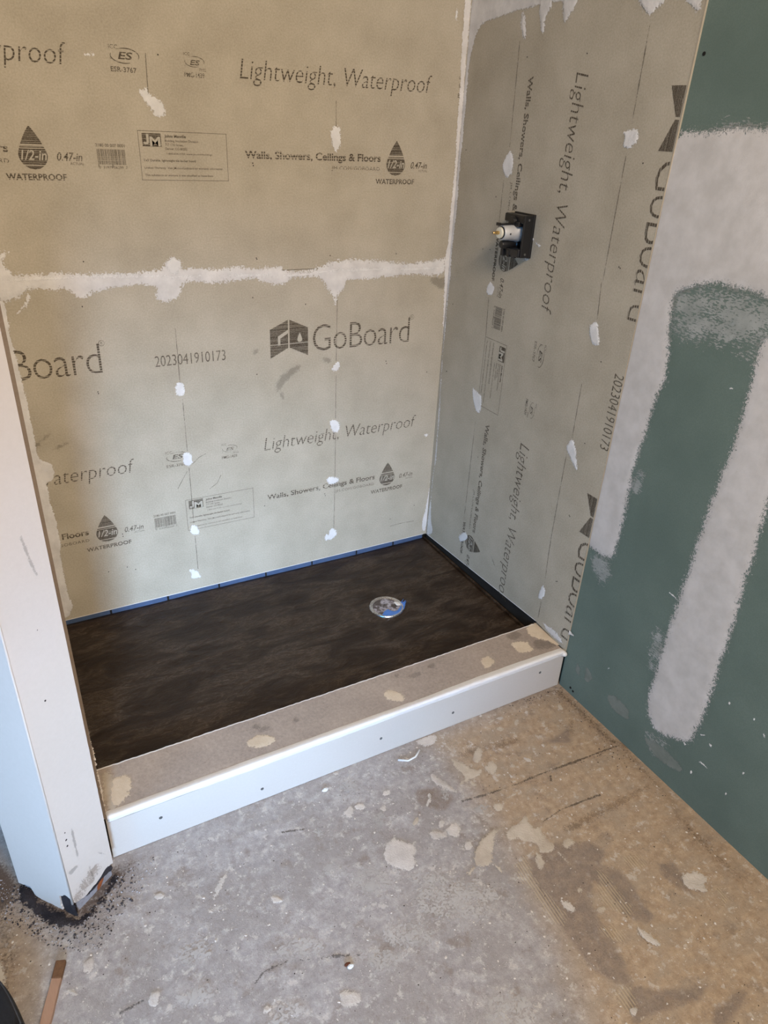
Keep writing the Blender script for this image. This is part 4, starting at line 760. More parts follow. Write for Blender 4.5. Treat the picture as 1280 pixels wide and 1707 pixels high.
for pp in ([(-0.3555, -0.6277), (-0.3606, -0.6327), (-0.368, -0.6354), (-0.3729, -0.6304), (-0.3771, -0.6254), (-0.3755, -0.6182), (-0.3688, -0.6146), (-0.3617, -0.6111), (-0.3559, -0.6153), (-0.354, -0.6214)], [(-0.4624, -0.62), (-0.4664, -0.6244), (-0.4714, -0.6241), (-0.4765, -0.6236), (-0.4777, -0.6185), (-0.4759, -0.6135), (-0.473, -0.6084), (-0.4676, -0.6087), (-0.4633, -0.6103), (-0.4605, -0.6145)], [(-0.4428, -0.6319), (-0.4055, -0.6296), (-0.4102, -0.6374), (-0.4418, -0.6423)], [(-0.1152, -0.6036), (-0.0708, -0.6008), (-0.0688, -0.6254), (-0.0975, -0.6351), (-0.1096, -0.6237)], [(-0.8199, -0.6418), (-0.8228, -0.6463), (-0.8311, -0.647), (-0.8396, -0.6477), (-0.8456, -0.6438), (-0.8461, -0.6394), (-0.8453, -0.6345), (-0.8367, -0.6336), (-0.8286, -0.6341), (-0.8208, -0.6368)], [(-0.842, -0.6303), (-0.8437, -0.6336), (-0.8479, -0.6327), (-0.8519, -0.6317), (-0.8544, -0.6281), (-0.8535, -0.6248), (-0.8523, -0.6213), (-0.8481, -0.6215), (-0.8446, -0.6236), (-0.8411, -0.6267)], [(-0.7521, -0.6488), (-0.7552, -0.6518), (-0.7587, -0.6546), (-0.7614, -0.652), (-0.7628, -0.6483), (-0.7629, -0.6435), (-0.7594, -0.6407), (-0.7561, -0.6386), (-0.7526, -0.6398), (-0.7522, -0.6443)], [(-0.0516, -0.6568), (-0.0089, -0.6827), (-0.0075, -0.7061), (-0.0648, -0.6986), (-0.0716, -0.6815)]):
    patch('dark_smudge', CTOP, pp, SMUDGE, curb, thick=0, feather=0.006, base=0.0006)
slab('bead_shade_strip', CFRONT, [(X0 + 0.004, 0.1068), (-0.62, 0.1078), (-0.62, 0.1084), (X0 + 0.004, 0.1078)], -0.001, 0.0002, BEAD_SHADE, curb)  # strip coloured dark as the shade in the gap under the caulk bead

# ================================================================ SHOWER VALVE
cu, cz = [(0.3123, 1.1391)][0]
valve = empty('shower_valve', (0.0, -cu, cz)); tag(valve, 'rough-in shower mixer valve with black bracket and silver body on the right wall', 'valve')
u0, u1, z0, z1 = 0.274, 0.356, 1.083, 1.184
def vb(name, ua, ub, za, zb, h0, h1, mat=BLACK, bev=0.0015):
    return box(name, (-h1, -ub, za), (-h0, -ua, zb), mat, valve, bev)
vb('back_plate', u0 + 0.004, u1, z0, z1, -0.002, 0.006)
vb('side_flange', u1 - 0.006, u1, z0 + 0.002, z1 - 0.002, 0.006, 0.033)
vb('top_block', u0, u1 - 0.004, z1 - 0.022, z1 - 0.003, 0.006, 0.032, bev=0.003)
vb('top_block', u0 + 0.022, u1 - 0.018, z1 - 0.030, z1 - 0.018, 0.006, 0.036, bev=0.002)
vb('bottom_block', u0 + 0.012, u1 - 0.004, z0 + 0.002, z0 + 0.022, 0.006, 0.038, bev=0.003)
for k in range(3): vb('clip_tab', u0 + 0.014 + k * 0.020, u0 + 0.024 + k * 0.020, z0 - 0.001, z0 + 0.016, 0.030, 0.044 - 0.004 * k, bev=0.0015)
for zz in (z1 - 0.012, z0 + 0.010): lathe('side_screw', [(0.0001, 0.0015), (0.0028, 0.0012), (0.003, 0)], (-0.020, -u1, zz), (0, -1, 0), SCREW, valve, 12)
lathe('lower_port', [(0.0001, 0.060), (0.008, 0.060), (0.0098, 0.056), (0.0098, 0.020), (0.012, 0.018), (0.012, 0.006)], (0, -cu + 0.004, cz - 0.028), (-1, 0, 0), BLACK, valve, 24)
lathe('upper_port', [(0.0001, 0.040), (0.011, 0.040), (0.012, 0.037), (0.012, 0.006)], (0, -cu, cz + 0.026), (-1, 0, 0), BLACK, valve, 24)
lathe('valve_body', [(0.0001, 0.066), (0.0165, 0.066), (0.0175, 0.064), (0.0182, 0.045), (0.0205, 0.026), (0.0228, 0.022), (0.0232, 0.018), (0.0215, 0.0165), (0.0215, 0.006)], (0, -cu, cz), (-1, 0, 0), SILVER, valve, 36)
lathe('seal_ring', [(0.0145, 0.0655), (0.0148, 0.0675), (0.013, 0.0685), (0.0001, 0.0685)], (0, -cu, cz), (-1, 0, 0), BLACK, valve, 32)
lathe('cartridge_cap', [(0.0130, 0.067), (0.0130, 0.0725), (0.0120, 0.0735), (0.0055, 0.0738), (0.0001, 0.0738)], (0, -cu, cz), (-1, 0, 0), IVORY, valve, 28)
lathe('stem', [(0.0042, 0.073), (0.0042, 0.082), (0.0032, 0.0825), (0.0032, 0.0905), (0.0024, 0.0915), (0.0001, 0.0915)], (0, -cu, cz), (-1, 0, 0), BRASS, valve, 18)
lathe('stem_socket', [(0.0001, 0.0918), (0.0018, 0.0918), (0.0018, 0.090)], (0, -cu, cz), (-1, 0, 0), SCREW, valve, 12)
# retaining lever above the body
o = box('retaining_lever', (-0.078, -cu - 0.006, cz + 0.018), (-0.026, -cu + 0.006, cz + 0.0215), BLACK, valve, 0.001)
box('lever_tip', (-0.080, -cu - 0.0065, cz + 0.0165), (-0.074, -cu + 0.0065, cz + 0.0235), BLACK, valve, 0.001)
box('body_slot', (-0.053, -cu - 0.020, cz - 0.003), (-0.050, -cu - 0.0165, cz + 0.001), SCREW, valve)

# ================================================================ LOOSE THINGS ON THE FLOOR
q = [(-1.3245, -0.902), (-1.3176, -0.9114), (-1.346, -1.0019), (-1.3655, -0.9919)]
a = Vector((*((Vector(q[0]) + Vector(q[1])) / 2), 0)); b = Vector((*((Vector(q[2]) + Vector(q[3])) / 2), 0)); d = (b - a).normalized(); sd = Vector((-d.y, d.x, 0))
stick = empty('wooden_lath', a); tag(stick, 'thin reddish brown strip of wood lying in the bottom left corner', 'wood strip')
V = []; Fq = []; n = 14
for i in range(n + 1):
    p = a + d * (0.13 * i / n); w1 = 0.0085 * (0.6 + 0.4 * min(1, i / 2)) + random.uniform(-.0006, .0006)
    V += [p - sd * w1 + Vector((0, 0, 0.0)), p + sd * w1, p + sd * w1 * 0.95 + Vector((0, 0, 0.008)), p - sd * w1 * 0.95 + Vector((0, 0, 0.009))]
    if i: k = 4 * i; Fq += [(k - 4 + j, k - 4 + (j + 1) % 4, k + (j + 1) % 4, k + j) for j in range(4)]
Fq += [(3, 2, 1, 0), (4 * n, 4 * n + 1, 4 * n + 2, 4 * n + 3)]
LATH = NT('raw_reddish_wood'); _g = LATH.noise(30, 5, 0.6, LATH.scaled((6, 1, 6), (0, 0, 0))); LATH.color(LATH.mix(_g, sr(168, 134, 108), sr(140, 106, 84))); LATH.rough(0.8)
mesh('strip', V, Fq, LATH.m, stick)
V = [v + Vector((0, 0, 0.0006)) for v in ()]
o = box('charred_tip', (-0.010, -0.0088, 0.0), (0.022, 0.0088, 0.0098), speckled('dark_resin', sr(118, 86, 58), sr(84, 56, 36), 200, 90), stick, 0.002)
o.matrix_parent_inverse = Matrix.Identity(4); o.rotation_euler = (0, 0, math.atan2(d.y, d.x)); o.location = (0.006 * d.x, 0.006 * d.y, 0)

# dark shoe whose toe enters at the bottom left
sc = Vector((-1.438, -0.995, 0)); shoe = empty('shoe', sc); tag(shoe, 'dark grey shoe cut off by the bottom left corner', 'shoe')
SH = speckled('dark_grey_fabric', (0.012, 0.013, 0.017), (0.03, 0.032, 0.04), 500, 40, 0.75, 0.4); SO = speckled('dark_rubber', (0.012, 0.012, 0.013), (0.02, 0.02, 0.022), 200, 20, 0.6)
def shoe_part(name, L, W, z0, H, mat, pw):
    V = []; Fq = []; n = 24; m_ = 10
    for i in range(n):
        t = i / (n - 1); x = -L + 2 * L * t
        wd = W * (1 - abs(2 * t - 1) ** 3.2) ** 0.5 * (1.0 if t > 0.45 else 0.86); hh = H * (1 - max(0, (t - 0.25) / 0.75) ** 1.3 * 0.62)
        for j in range(m_):
            c = math.pi * j / (m_ - 1); V.append((x, -wd * math.cos(c), z0 + hh * math.sin(c) ** pw))
        if i:
            k = i * m_
            for j in range(m_ - 1): Fq.append((k + j - m_, k + j + 1 - m_, k + j + 1, k + j))
            Fq.append((k - 1, k - m_, k, k + m_ - 1))
    o = mesh(name, V, Fq, mat, shoe, True); o.matrix_parent_inverse = Matrix.Identity(4); return o
shoe_part('upper', 0.138, 0.047, 0.022, 0.080, SH, 0.75); shoe_part('sole', 0.145, 0.053, 0.0, 0.028, SO, 0.35)
o = shoe_part('welt', 0.1415, 0.0500, 0.020, 0.010, speckled('grey_stitching', (0.05, 0.055, 0.065), (0.09, 0.095, 0.11), 700, 90), 0.4)
shoe.rotation_euler = (0, 0, math.radians(104))

# a rust-tipped white chip lying on the slab
c = [(-0.86, -1.1469)][0]; chip = empty('plaster_chip', (c[0], c[1], 0)); tag(chip, 'small white plaster chip with a rusty brown end, bottom centre of the floor', 'debris')
def rock(name, r, loc, mat, par, seed, sq=(1, 1, .6)):
    rn = random.Random(seed); V = []; Fq = []; n, m_ = 8, 5
    for j in range(m_):
        for i in range(n):
            th = math.pi * (j + 0.5) / m_; ph_ = 6.283 * i / n; k = r * rn.uniform(0.75, 1.15)
            V.append((loc[0] + k * sq[0] * math.sin(th) * math.cos(ph_), loc[1] + k * sq[1] * math.sin(th) * math.sin(ph_), loc[2] + k * sq[2] * math.cos(th)))
    for j in range(m_ - 1):
        for i in range(n): Fq.append((j * n + i, (j + 1) * n + i, (j + 1) * n + (i + 1) % n, j * n + (i + 1) % n))
    Fq += [tuple(range(n)), tuple(range((m_ - 1) * n, m_ * n))[::-1]]
    o = mesh(name, V, Fq, mat, par); o.matrix_parent_inverse = Matrix.Identity(4); return o
WCH = speckled('white_plaster', sr(225, 228, 228), sr(205, 208, 208), 200, 40); RCH = speckled('rusty_brown', sr(110, 62, 38), sr(80, 44, 28), 300, 60)
rock('white_end', 0.0062, (0.001, -0.002, 0.0035), WCH, chip, 2, (1.2, .8, .6)); rock('rusty_end', 0.0042, (-0.0015, 0.0045, 0.0028), RCH, chip, 3, (1.5, .8, .6))
c = [(-0.7367, -0.7695)][0]; peb = empty('plaster_chip', (c[0], c[1], 0)); tag(peb, 'pale rounded plaster chip near the middle of the curb front', 'debris')
rock('chip', 0.0062, (0, 0, 0.003), WCH, peb, 7, (1.3, .9, .5))
strp = [(-0.5417, -0.767), (-0.5212, -0.7812), (-0.4996, -0.7793), (-0.4795, -0.7659)]
o = tube('paper_strip', [(x, y, 0.0028 + 0.001 * i) for i, (x, y) in enumerate(strp)], 0.0024, WCH, None, 6); tag(o, 'thin curled white strip on the floor just off the curb', 'debris')

# plaster splashes stuck to the slab
SPL = [
 ([(-0.6799, -0.9501), (-0.6639, -0.9532), (-0.6532, -0.942), (-0.6508, -0.9565), (-0.6218, -0.9792), (-0.6269, -0.9976), (-0.6439, -1.0112), (-0.6425, -1.0213), (-0.6646, -1.0316), (-0.682, -1.0167), (-0.6937, -1.0017), (-0.697, -0.9814)], PLASTER_W),
 ([(-0.5092, -1.0005), (-0.5198, -1.0068), (-0.532, -1.0123), (-0.5407, -1.0043), (-0.5452, -0.9949), (-0.5447, -0.9828), (-0.5325, -0.9773), (-0.5207, -0.9729), (-0.5094, -0.9779), (-0.5085, -0.9894)], PLASTER_W), ([(-0.5486, -1.0008), (-0.5582, -1.0019), (-0.5683, -0.9991), (-0.5793, -0.993), (-0.5811, -0.9836), (-0.5812, -0.9753), (-0.574, -0.971), (-0.5631, -0.9765), (-0.5523, -0.982), (-0.5482, -0.9919)], PLASTER_W), ([(-0.5124, -1.0471), (-0.5205, -1.0485), (-0.5279, -1.049), (-0.5326, -1.0445), (-0.5298, -1.0374), (-0.5267, -1.0301), (-0.5187, -1.0272), (-0.5122, -1.029), (-0.506, -1.0321), (-0.5089, -1.0397)], PLASTER_W),
 ([(-0.4882, -0.836), (-0.4799, -0.8658), (-0.4683, -0.887), (-0.4607, -0.9137), (-0.4715, -0.9121), (-0.4804, -0.8849), (-0.4945, -0.8702), (-0.4954, -0.8503)], PLASTER_W), ([(-0.4911, -0.891), (-0.4822, -0.903), (-0.4952, -0.9153), (-0.5028, -0.9041)], PLASTER_FAINT),
 ([(-0.4231, -0.8127), (-0.4088, -0.8364), (-0.3894, -0.8726), (-0.3665, -0.8778), (-0.3727, -0.8889), (-0.3965, -0.8951), (-0.4156, -0.8975), (-0.4399, -0.8953), (-0.4495, -0.8944), (-0.4245, -0.8853), (-0.4282, -0.8575)], PLASTER), ([(-0.4135, -0.8946), (-0.4095, -0.9161), (-0.4192, -0.9151), (-0.4235, -0.9014)], PLASTER),
 ([(-0.3359, -0.8948), (-0.3449, -0.9013), (-0.3552, -0.9068), (-0.3607, -0.9004), (-0.3634, -0.893), (-0.3609, -0.8826), (-0.3506, -0.877), (-0.3406, -0.872), (-0.3328, -0.8759), (-0.3334, -0.8854)], PLASTER), ([(-0.4568, -1.0267), (-0.4466, -1.0284), (-0.4382, -1.0394), (-0.4605, -1.0517), (-0.4912, -1.0848), (-0.5043, -1.0985), (-0.5264, -1.0904), (-0.5354, -1.0813), (-0.5033, -1.0467)], PLASTER), ([(-0.5248, -1.0882), (-0.5433, -1.0926), (-0.5601, -1.0993), (-0.558, -1.0898), (-0.5442, -1.083)], PLASTER), ([(-0.4478, -1.0346), (-0.426, -1.0318), (-0.4158, -1.0403), (-0.4297, -1.0368), (-0.4509, -1.0432)], PLASTER), ([(-0.4973, -1.0974), (-0.4886, -1.111), (-0.494, -1.1266), (-0.4958, -1.1166)], PLASTER),
 ([(-0.43, -1.0503), (-0.4038, -1.0377), (-0.3838, -1.0425), (-0.3596, -1.0334), (-0.3673, -1.0559), (-0.3645, -1.0693), (-0.3484, -1.0705), (-0.3593, -1.094), (-0.3538, -1.1216), (-0.3682, -1.1306), (-0.3931, -1.1245), (-0.3827, -1.1039), (-0.3987, -1.0909), (-0.4178, -1.0731), (-0.4362, -1.0672)], PLASTER), ([(-0.401, -1.1141), (-0.3907, -1.1257), (-0.3963, -1.1482), (-0.4152, -1.1572), (-0.4169, -1.1456), (-0.4079, -1.1266)], PLASTER),
 ([(-0.1558, -1.3001), (-0.1433, -1.2987), (-0.1351, -1.3044), (-0.1201, -1.3042), (-0.1084, -1.3209), (-0.114, -1.3333), (-0.1321, -1.342), (-0.1364, -1.3546), (-0.15, -1.3448), (-0.1661, -1.3308), (-0.1677, -1.3167)], PLASTER_W),
 ([(-0.4214, -1.2247), (-0.4147, -1.2352), (-0.4065, -1.2492), (-0.4112, -1.2579), (-0.4237, -1.2543), (-0.4261, -1.2392)], PLASTER_W), ([(-0.3707, -1.2306), (-0.3741, -1.232), (-0.3773, -1.23), (-0.3783, -1.2268), (-0.3788, -1.2233), (-0.3754, -1.2215), (-0.3719, -1.2211), (-0.3681, -1.222), (-0.3677, -1.2256), (-0.3676, -1.2289)], PLASTER), ([(-0.371, -1.2713), (-0.3556, -1.2722), (-0.3512, -1.2828), (-0.367, -1.2858), (-0.375, -1.279)], PLASTER), ([(-0.3255, -1.3353), (-0.3186, -1.3521), (-0.3138, -1.3675), (-0.309, -1.3842), (-0.3198, -1.3761), (-0.3281, -1.3564)], PLASTER_W),
 ([(-0.4386, -1.4476), (-0.4429, -1.4501), (-0.4474, -1.4495), (-0.452, -1.4487), (-0.4521, -1.445), (-0.45, -1.4418), (-0.4465, -1.4385), (-0.4418, -1.4393), (-0.4379, -1.4407), (-0.4362, -1.4439)], PLASTER_W), ([(-0.4326, -1.4637), (-0.4371, -1.4642), (-0.4415, -1.4644), (-0.446, -1.4623), (-0.4467, -1.4593), (-0.4473, -1.4562), (-0.4433, -1.455), (-0.4387, -1.4559), (-0.4338, -1.4574), (-0.4329, -1.4606)], PLASTER), ([(-0.3545, -1.1342), (-0.3533, -1.1445), (-0.3509, -1.1647), (-0.3481, -1.1879), (-0.3489, -1.1813), (-0.3559, -1.159)], PLASTER), ([(-0.3245, -1.1231), (-0.3009, -1.1316), (-0.3203, -1.1417), (-0.3341, -1.138)], PLASTER),
 ([(-0.4767, -0.7349), (-0.4479, -0.7312), (-0.4139, -0.7343), (-0.4194, -0.7629), (-0.4421, -0.7649), (-0.4631, -0.759)], PLASTER_W), ([(-0.4481, -0.7576), (-0.4322, -0.7913), (-0.424, -0.8248), (-0.4293, -0.8222), (-0.4389, -0.788)], PLASTER_W), ([(-0.4128, -0.7749), (-0.404, -0.7835), (-0.4066, -0.8038), (-0.4105, -0.7933)], PLASTER),
 ([(-0.3669, -0.8402), (-0.3408, -0.8188), (-0.3359, -0.8299), (-0.3507, -0.8482), (-0.3697, -0.8597), (-0.3756, -0.8527)], PLASTER), ([(-0.2404, -0.7584), (-0.2207, -0.7583), (-0.2228, -0.7716), (-0.2385, -0.7664)], PLASTER_W), ([(-0.2706, -0.7626), (-0.2516, -0.7577), (-0.243, -0.7619), (-0.2621, -0.7668)], PLASTER), ([(-0.2458, -0.798), (-0.2483, -0.8011), (-0.2535, -0.801), (-0.2572, -0.7983), (-0.2609, -0.7952), (-0.2588, -0.7917), (-0.2553, -0.7895), (-0.2504, -0.7884), (-0.2468, -0.7916), (-0.2439, -0.7947)], PLASTER), ([(-0.1487, -0.7786), (-0.1518, -0.7812), (-0.1558, -0.7829), (-0.1576, -0.7805), (-0.159, -0.7781), (-0.1575, -0.7744), (-0.1538, -0.7724), (-0.1499, -0.7704), (-0.1475, -0.7723), (-0.1473, -0.7753)], PLASTER_W), ([(-0.2676, -0.7356), (-0.2703, -0.7375), (-0.2734, -0.7392), (-0.2751, -0.7373), (-0.2758, -0.735), (-0.2752, -0.7319), (-0.2722, -0.7302), (-0.2692, -0.7288), (-0.2668, -0.7299), (-0.267, -0.7327)], PLASTER_W), ([(-0.1953, -0.7961), (-0.2009, -0.8002), (-0.2042, -0.8001), (-0.2074, -0.7999), (-0.205, -0.7953), (-0.2003, -0.7907), (-0.1948, -0.7858), (-0.1913, -0.7858), (-0.1895, -0.7872), (-0.1902, -0.7909)], PLASTER),
 ([(-0.0539, -0.7897), (-0.0511, -0.8011), (-0.0572, -0.813), (-0.0646, -0.8045)], PLASTER), ([(-0.193, -0.8823), (-0.1821, -0.881), (-0.179, -0.8913), (-0.1924, -0.8957)], PLASTER_W), ([(-0.2575, -0.896), (-0.245, -0.9085), (-0.2484, -0.9151), (-0.2567, -0.909)], PLASTER_W), ([(-0.2926, -0.9079), (-0.2956, -0.9102), (-0.2987, -0.9102), (-0.3018, -0.9099), (-0.3019, -0.9069), (-0.3006, -0.904), (-0.2982, -0.9011), (-0.295, -0.9014), (-0.2923, -0.9022), (-0.2911, -0.9047)], PLASTER), ([(-0.3208, -0.9205), (-0.317, -0.9343), (-0.3234, -0.9332)], PLASTER_W), ([(-0.3701, -0.9736), (-0.3427, -0.9721), (-0.3423, -0.9761), (-0.3659, -0.9794)], PLASTER), ([(-0.3902, -0.9931), (-0.3977, -0.9962), (-0.4047, -0.9978), (-0.4118, -0.9955), (-0.4119, -0.9888), (-0.4119, -0.9823), (-0.4054, -0.9778), (-0.3982, -0.9783), (-0.3905, -0.9794), (-0.3896, -0.9862)], PLASTER), ([(-0.4226, -0.9756), (-0.4245, -0.9803), (-0.4355, -0.9806), (-0.4455, -0.9785), (-0.4555, -0.975), (-0.4537, -0.9702), (-0.4502, -0.9663), (-0.4407, -0.9644), (-0.4307, -0.9677), (-0.421, -0.971)], PLASTER_FAINT), ([(-0.3215, -1.0014), (-0.3242, -1.0035), (-0.3271, -1.0033), (-0.3301, -1.003), (-0.3303, -1.0003), (-0.3289, -0.9977), (-0.3268, -0.9951), (-0.3237, -0.9954), (-0.3212, -0.9963), (-0.32, -0.9985)], PLASTER),
 ([(-0.5476, -0.9131), (-0.5296, -0.8945), (-0.5237, -0.8825), (-0.5227, -0.8886), (-0.5366, -0.9058)], PLASTER_W), ([(-0.6004, -0.9379), (-0.5812, -0.9266), (-0.5821, -0.9332), (-0.5972, -0.9429)], PLASTER), ([(-0.5408, -0.9723), (-0.5474, -0.977), (-0.5518, -0.9755), (-0.5558, -0.9738), (-0.5543, -0.9681), (-0.5487, -0.9628), (-0.5425, -0.9574), (-0.5373, -0.9582), (-0.5352, -0.9615), (-0.5348, -0.9665)], PLASTER_W),
 ([(-1.0008, -0.8652), (-1.0052, -0.8749), (-1.019, -0.8911), (-1.0328, -0.904), (-1.042, -0.9105), (-1.0373, -0.8989), (-1.0194, -0.8765)], PLASTER_W), ([(-1.1256, -0.8577), (-1.1287, -0.8607), (-1.1331, -0.8616), (-1.1387, -0.8612), (-1.1417, -0.8568), (-1.1438, -0.8526), (-1.1424, -0.8487), (-1.137, -0.8488), (-1.1317, -0.8491), (-1.1277, -0.8531)], PLASTER_W), ([(-1.0727, -0.9794), (-1.0752, -0.9835), (-1.0785, -0.9839), (-1.0801, -0.9814), (-1.0815, -0.9781), (-1.0791, -0.9737), (-1.0763, -0.9706), (-1.0728, -0.9687), (-1.0714, -0.972), (-1.0704, -0.9753)], PLASTER_W), ([(-1.1135, -0.8491), (-1.1149, -0.8498), (-1.1164, -0.8506), (-1.1184, -0.8493), (-1.1195, -0.8476), (-1.1204, -0.8456), (-1.1189, -0.8448), (-1.1172, -0.8446), (-1.1151, -0.8453), (-1.1143, -0.8472)], PLASTER_W), ([(-1.0506, -0.9335), (-1.0513, -0.9358), (-1.054, -0.9353), (-1.0565, -0.9342), (-1.0587, -0.932), (-1.058, -0.9297), (-1.0572, -0.9276), (-1.0546, -0.9274), (-1.0523, -0.9292), (-1.05, -0.9312)], PLASTER_W), ([(-1.1915, -1.0294), (-1.1762, -1.0306), (-1.1776, -1.041), (-1.1831, -1.0469), (-1.186, -1.0551), (-1.1977, -1.048)], PLASTER_W),
 ([(-0.9237, -0.974), (-0.9281, -0.9736), (-0.9329, -0.9716), (-0.9385, -0.9675), (-0.9401, -0.9626), (-0.9411, -0.9582), (-0.938, -0.957), (-0.9326, -0.9605), (-0.927, -0.9642), (-0.9245, -0.9695)], PLASTER_W), ([(-0.9686, -0.9615), (-0.9559, -0.9541), (-0.953, -0.9528), (-0.9644, -0.9636)], PLASTER_W), ([(-0.7062, -0.8571), (-0.7146, -0.8639), (-0.724, -0.8655), (-0.7264, -0.8572), (-0.7285, -0.8488), (-0.7219, -0.8387), (-0.7126, -0.8344), (-0.7027, -0.8307), (-0.6994, -0.8388), (-0.7003, -0.8481)], PLASTER_W), ([(-0.6748, -0.8499), (-0.6794, -0.8524), (-0.6851, -0.8543), (-0.6907, -0.85), (-0.6943, -0.8453), (-0.6954, -0.8396), (-0.6897, -0.8378), (-0.6842, -0.8363), (-0.6778, -0.8393), (-0.6758, -0.8447)], PLASTER_W), ([(-0.6335, -0.8758), (-0.6372, -0.8789), (-0.6421, -0.881), (-0.6459, -0.8773), (-0.6488, -0.8735), (-0.6485, -0.8683), (-0.6438, -0.866), (-0.6391, -0.8638), (-0.6345, -0.8665), (-0.6333, -0.8712)], PLASTER_W), ([(-0.6021, -0.8378), (-0.6031, -0.8417), (-0.6083, -0.8451), (-0.6145, -0.8447), (-0.6207, -0.8443), (-0.6219, -0.8405), (-0.6189, -0.8367), (-0.6147, -0.8328), (-0.6081, -0.8329), (-0.6031, -0.8343)], PLASTER_W), ([(-0.6583, -0.7931), (-0.6711, -0.7968), (-0.6836, -0.7992), (-0.6984, -0.7925), (-0.7033, -0.7807), (-0.7081, -0.7685), (-0.6973, -0.7626), (-0.6833, -0.764), (-0.6674, -0.768), (-0.6623, -0.7807)], PLASTER_FAINT), ([(-0.7851, -0.9679), (-0.795, -0.9707), (-0.8046, -0.973), (-0.816, -0.9673), (-0.8202, -0.958), (-0.8242, -0.9482), (-0.8155, -0.9438), (-0.8047, -0.9446), (-0.7924, -0.948), (-0.7884, -0.958)], PLASTER_FAINT), ([(-0.6571, -0.9061), (-0.6675, -0.9153), (-0.6786, -0.921), (-0.68, -0.9127), (-0.6806, -0.9042), (-0.6725, -0.8913), (-0.6614, -0.8841), (-0.6498, -0.877), (-0.6465, -0.8838), (-0.6497, -0.8946)], PLASTER_FAINT), ([(-0.7893, -0.8707), (-0.7915, -0.8746), (-0.7963, -0.8756), (-0.7999, -0.8723), (-0.8036, -0.8688), (-0.8025, -0.8641), (-0.799, -0.8613), (-0.7947, -0.8591), (-0.7908, -0.8625), (-0.7883, -0.8664)], PLASTER_FAINT),
 ([(-1.0855, -1.0797), (-1.0944, -1.0861), (-1.1084, -1.0904), (-1.1285, -1.0808), (-1.1447, -1.0708), (-1.1535, -1.0583), (-1.1404, -1.0536), (-1.1269, -1.0493), (-1.1056, -1.0564), (-1.0932, -1.0683)], PLASTER_FAINT), ([(-0.9617, -1.1719), (-0.9706, -1.1786), (-0.9798, -1.1851), (-0.9963, -1.183), (-1.0073, -1.1765), (-1.0176, -1.1686), (-1.0091, -1.1615), (-0.9979, -1.1569), (-0.9815, -1.1559), (-0.9713, -1.164)], PLASTER_FAINT), ([(-1.0122, -1.145), (-1.011, -1.1483), (-1.0151, -1.1506), (-1.0194, -1.1515), (-1.0243, -1.1513), (-1.0254, -1.1481), (-1.0258, -1.145), (-1.0229, -1.142), (-1.0182, -1.1419), (-1.0134, -1.1419)], PLASTER_W), ([(-1.0793, -0.9987), (-1.0795, -1.0089), (-1.0937, -1.0131), (-1.1094, -1.0093), (-1.1258, -1.0044), (-1.128, -0.9937), (-1.1234, -0.9851), (-1.1129, -0.9778), (-1.0961, -0.9829), (-1.0813, -0.9887)], PLASTER_FAINT), ([(-0.8877, -1.0898), (-0.8975, -1.0952), (-0.9177, -1.0952), (-0.9419, -1.0819), (-0.9636, -1.0691), (-0.9704, -1.0562), (-0.9537, -1.0543), (-0.9358, -1.0527), (-0.9094, -1.0649), (-0.8934, -1.0784)], PLASTER_FAINT), ([(-0.7729, -1.1828), (-0.7802, -1.1914), (-0.7989, -1.1823), (-0.8148, -1.1712), (-0.8277, -1.1557), (-0.8207, -1.147), (-0.8129, -1.1395), (-0.7947, -1.1444), (-0.7804, -1.1588), (-0.7661, -1.1738)], PLASTER_FAINT), ([(-0.7155, -1.0327), (-0.725, -1.0456), (-0.7464, -1.0464), (-0.7638, -1.0326), (-0.7814, -1.0181), (-0.7775, -1.0014), (-0.7628, -0.993), (-0.7432, -0.987), (-0.7244, -1.002), (-0.7115, -1.0177)], PLASTER_FAINT), ([(-0.8627, -1.2062), (-0.8707, -1.2114), (-0.8815, -1.2097), (-0.8932, -1.2068), (-0.8973, -1.197), (-0.8972, -1.1885), (-0.8924, -1.1808), (-0.8805, -1.1838), (-0.8696, -1.1875), (-0.8623, -1.1966)], PLASTER_W),
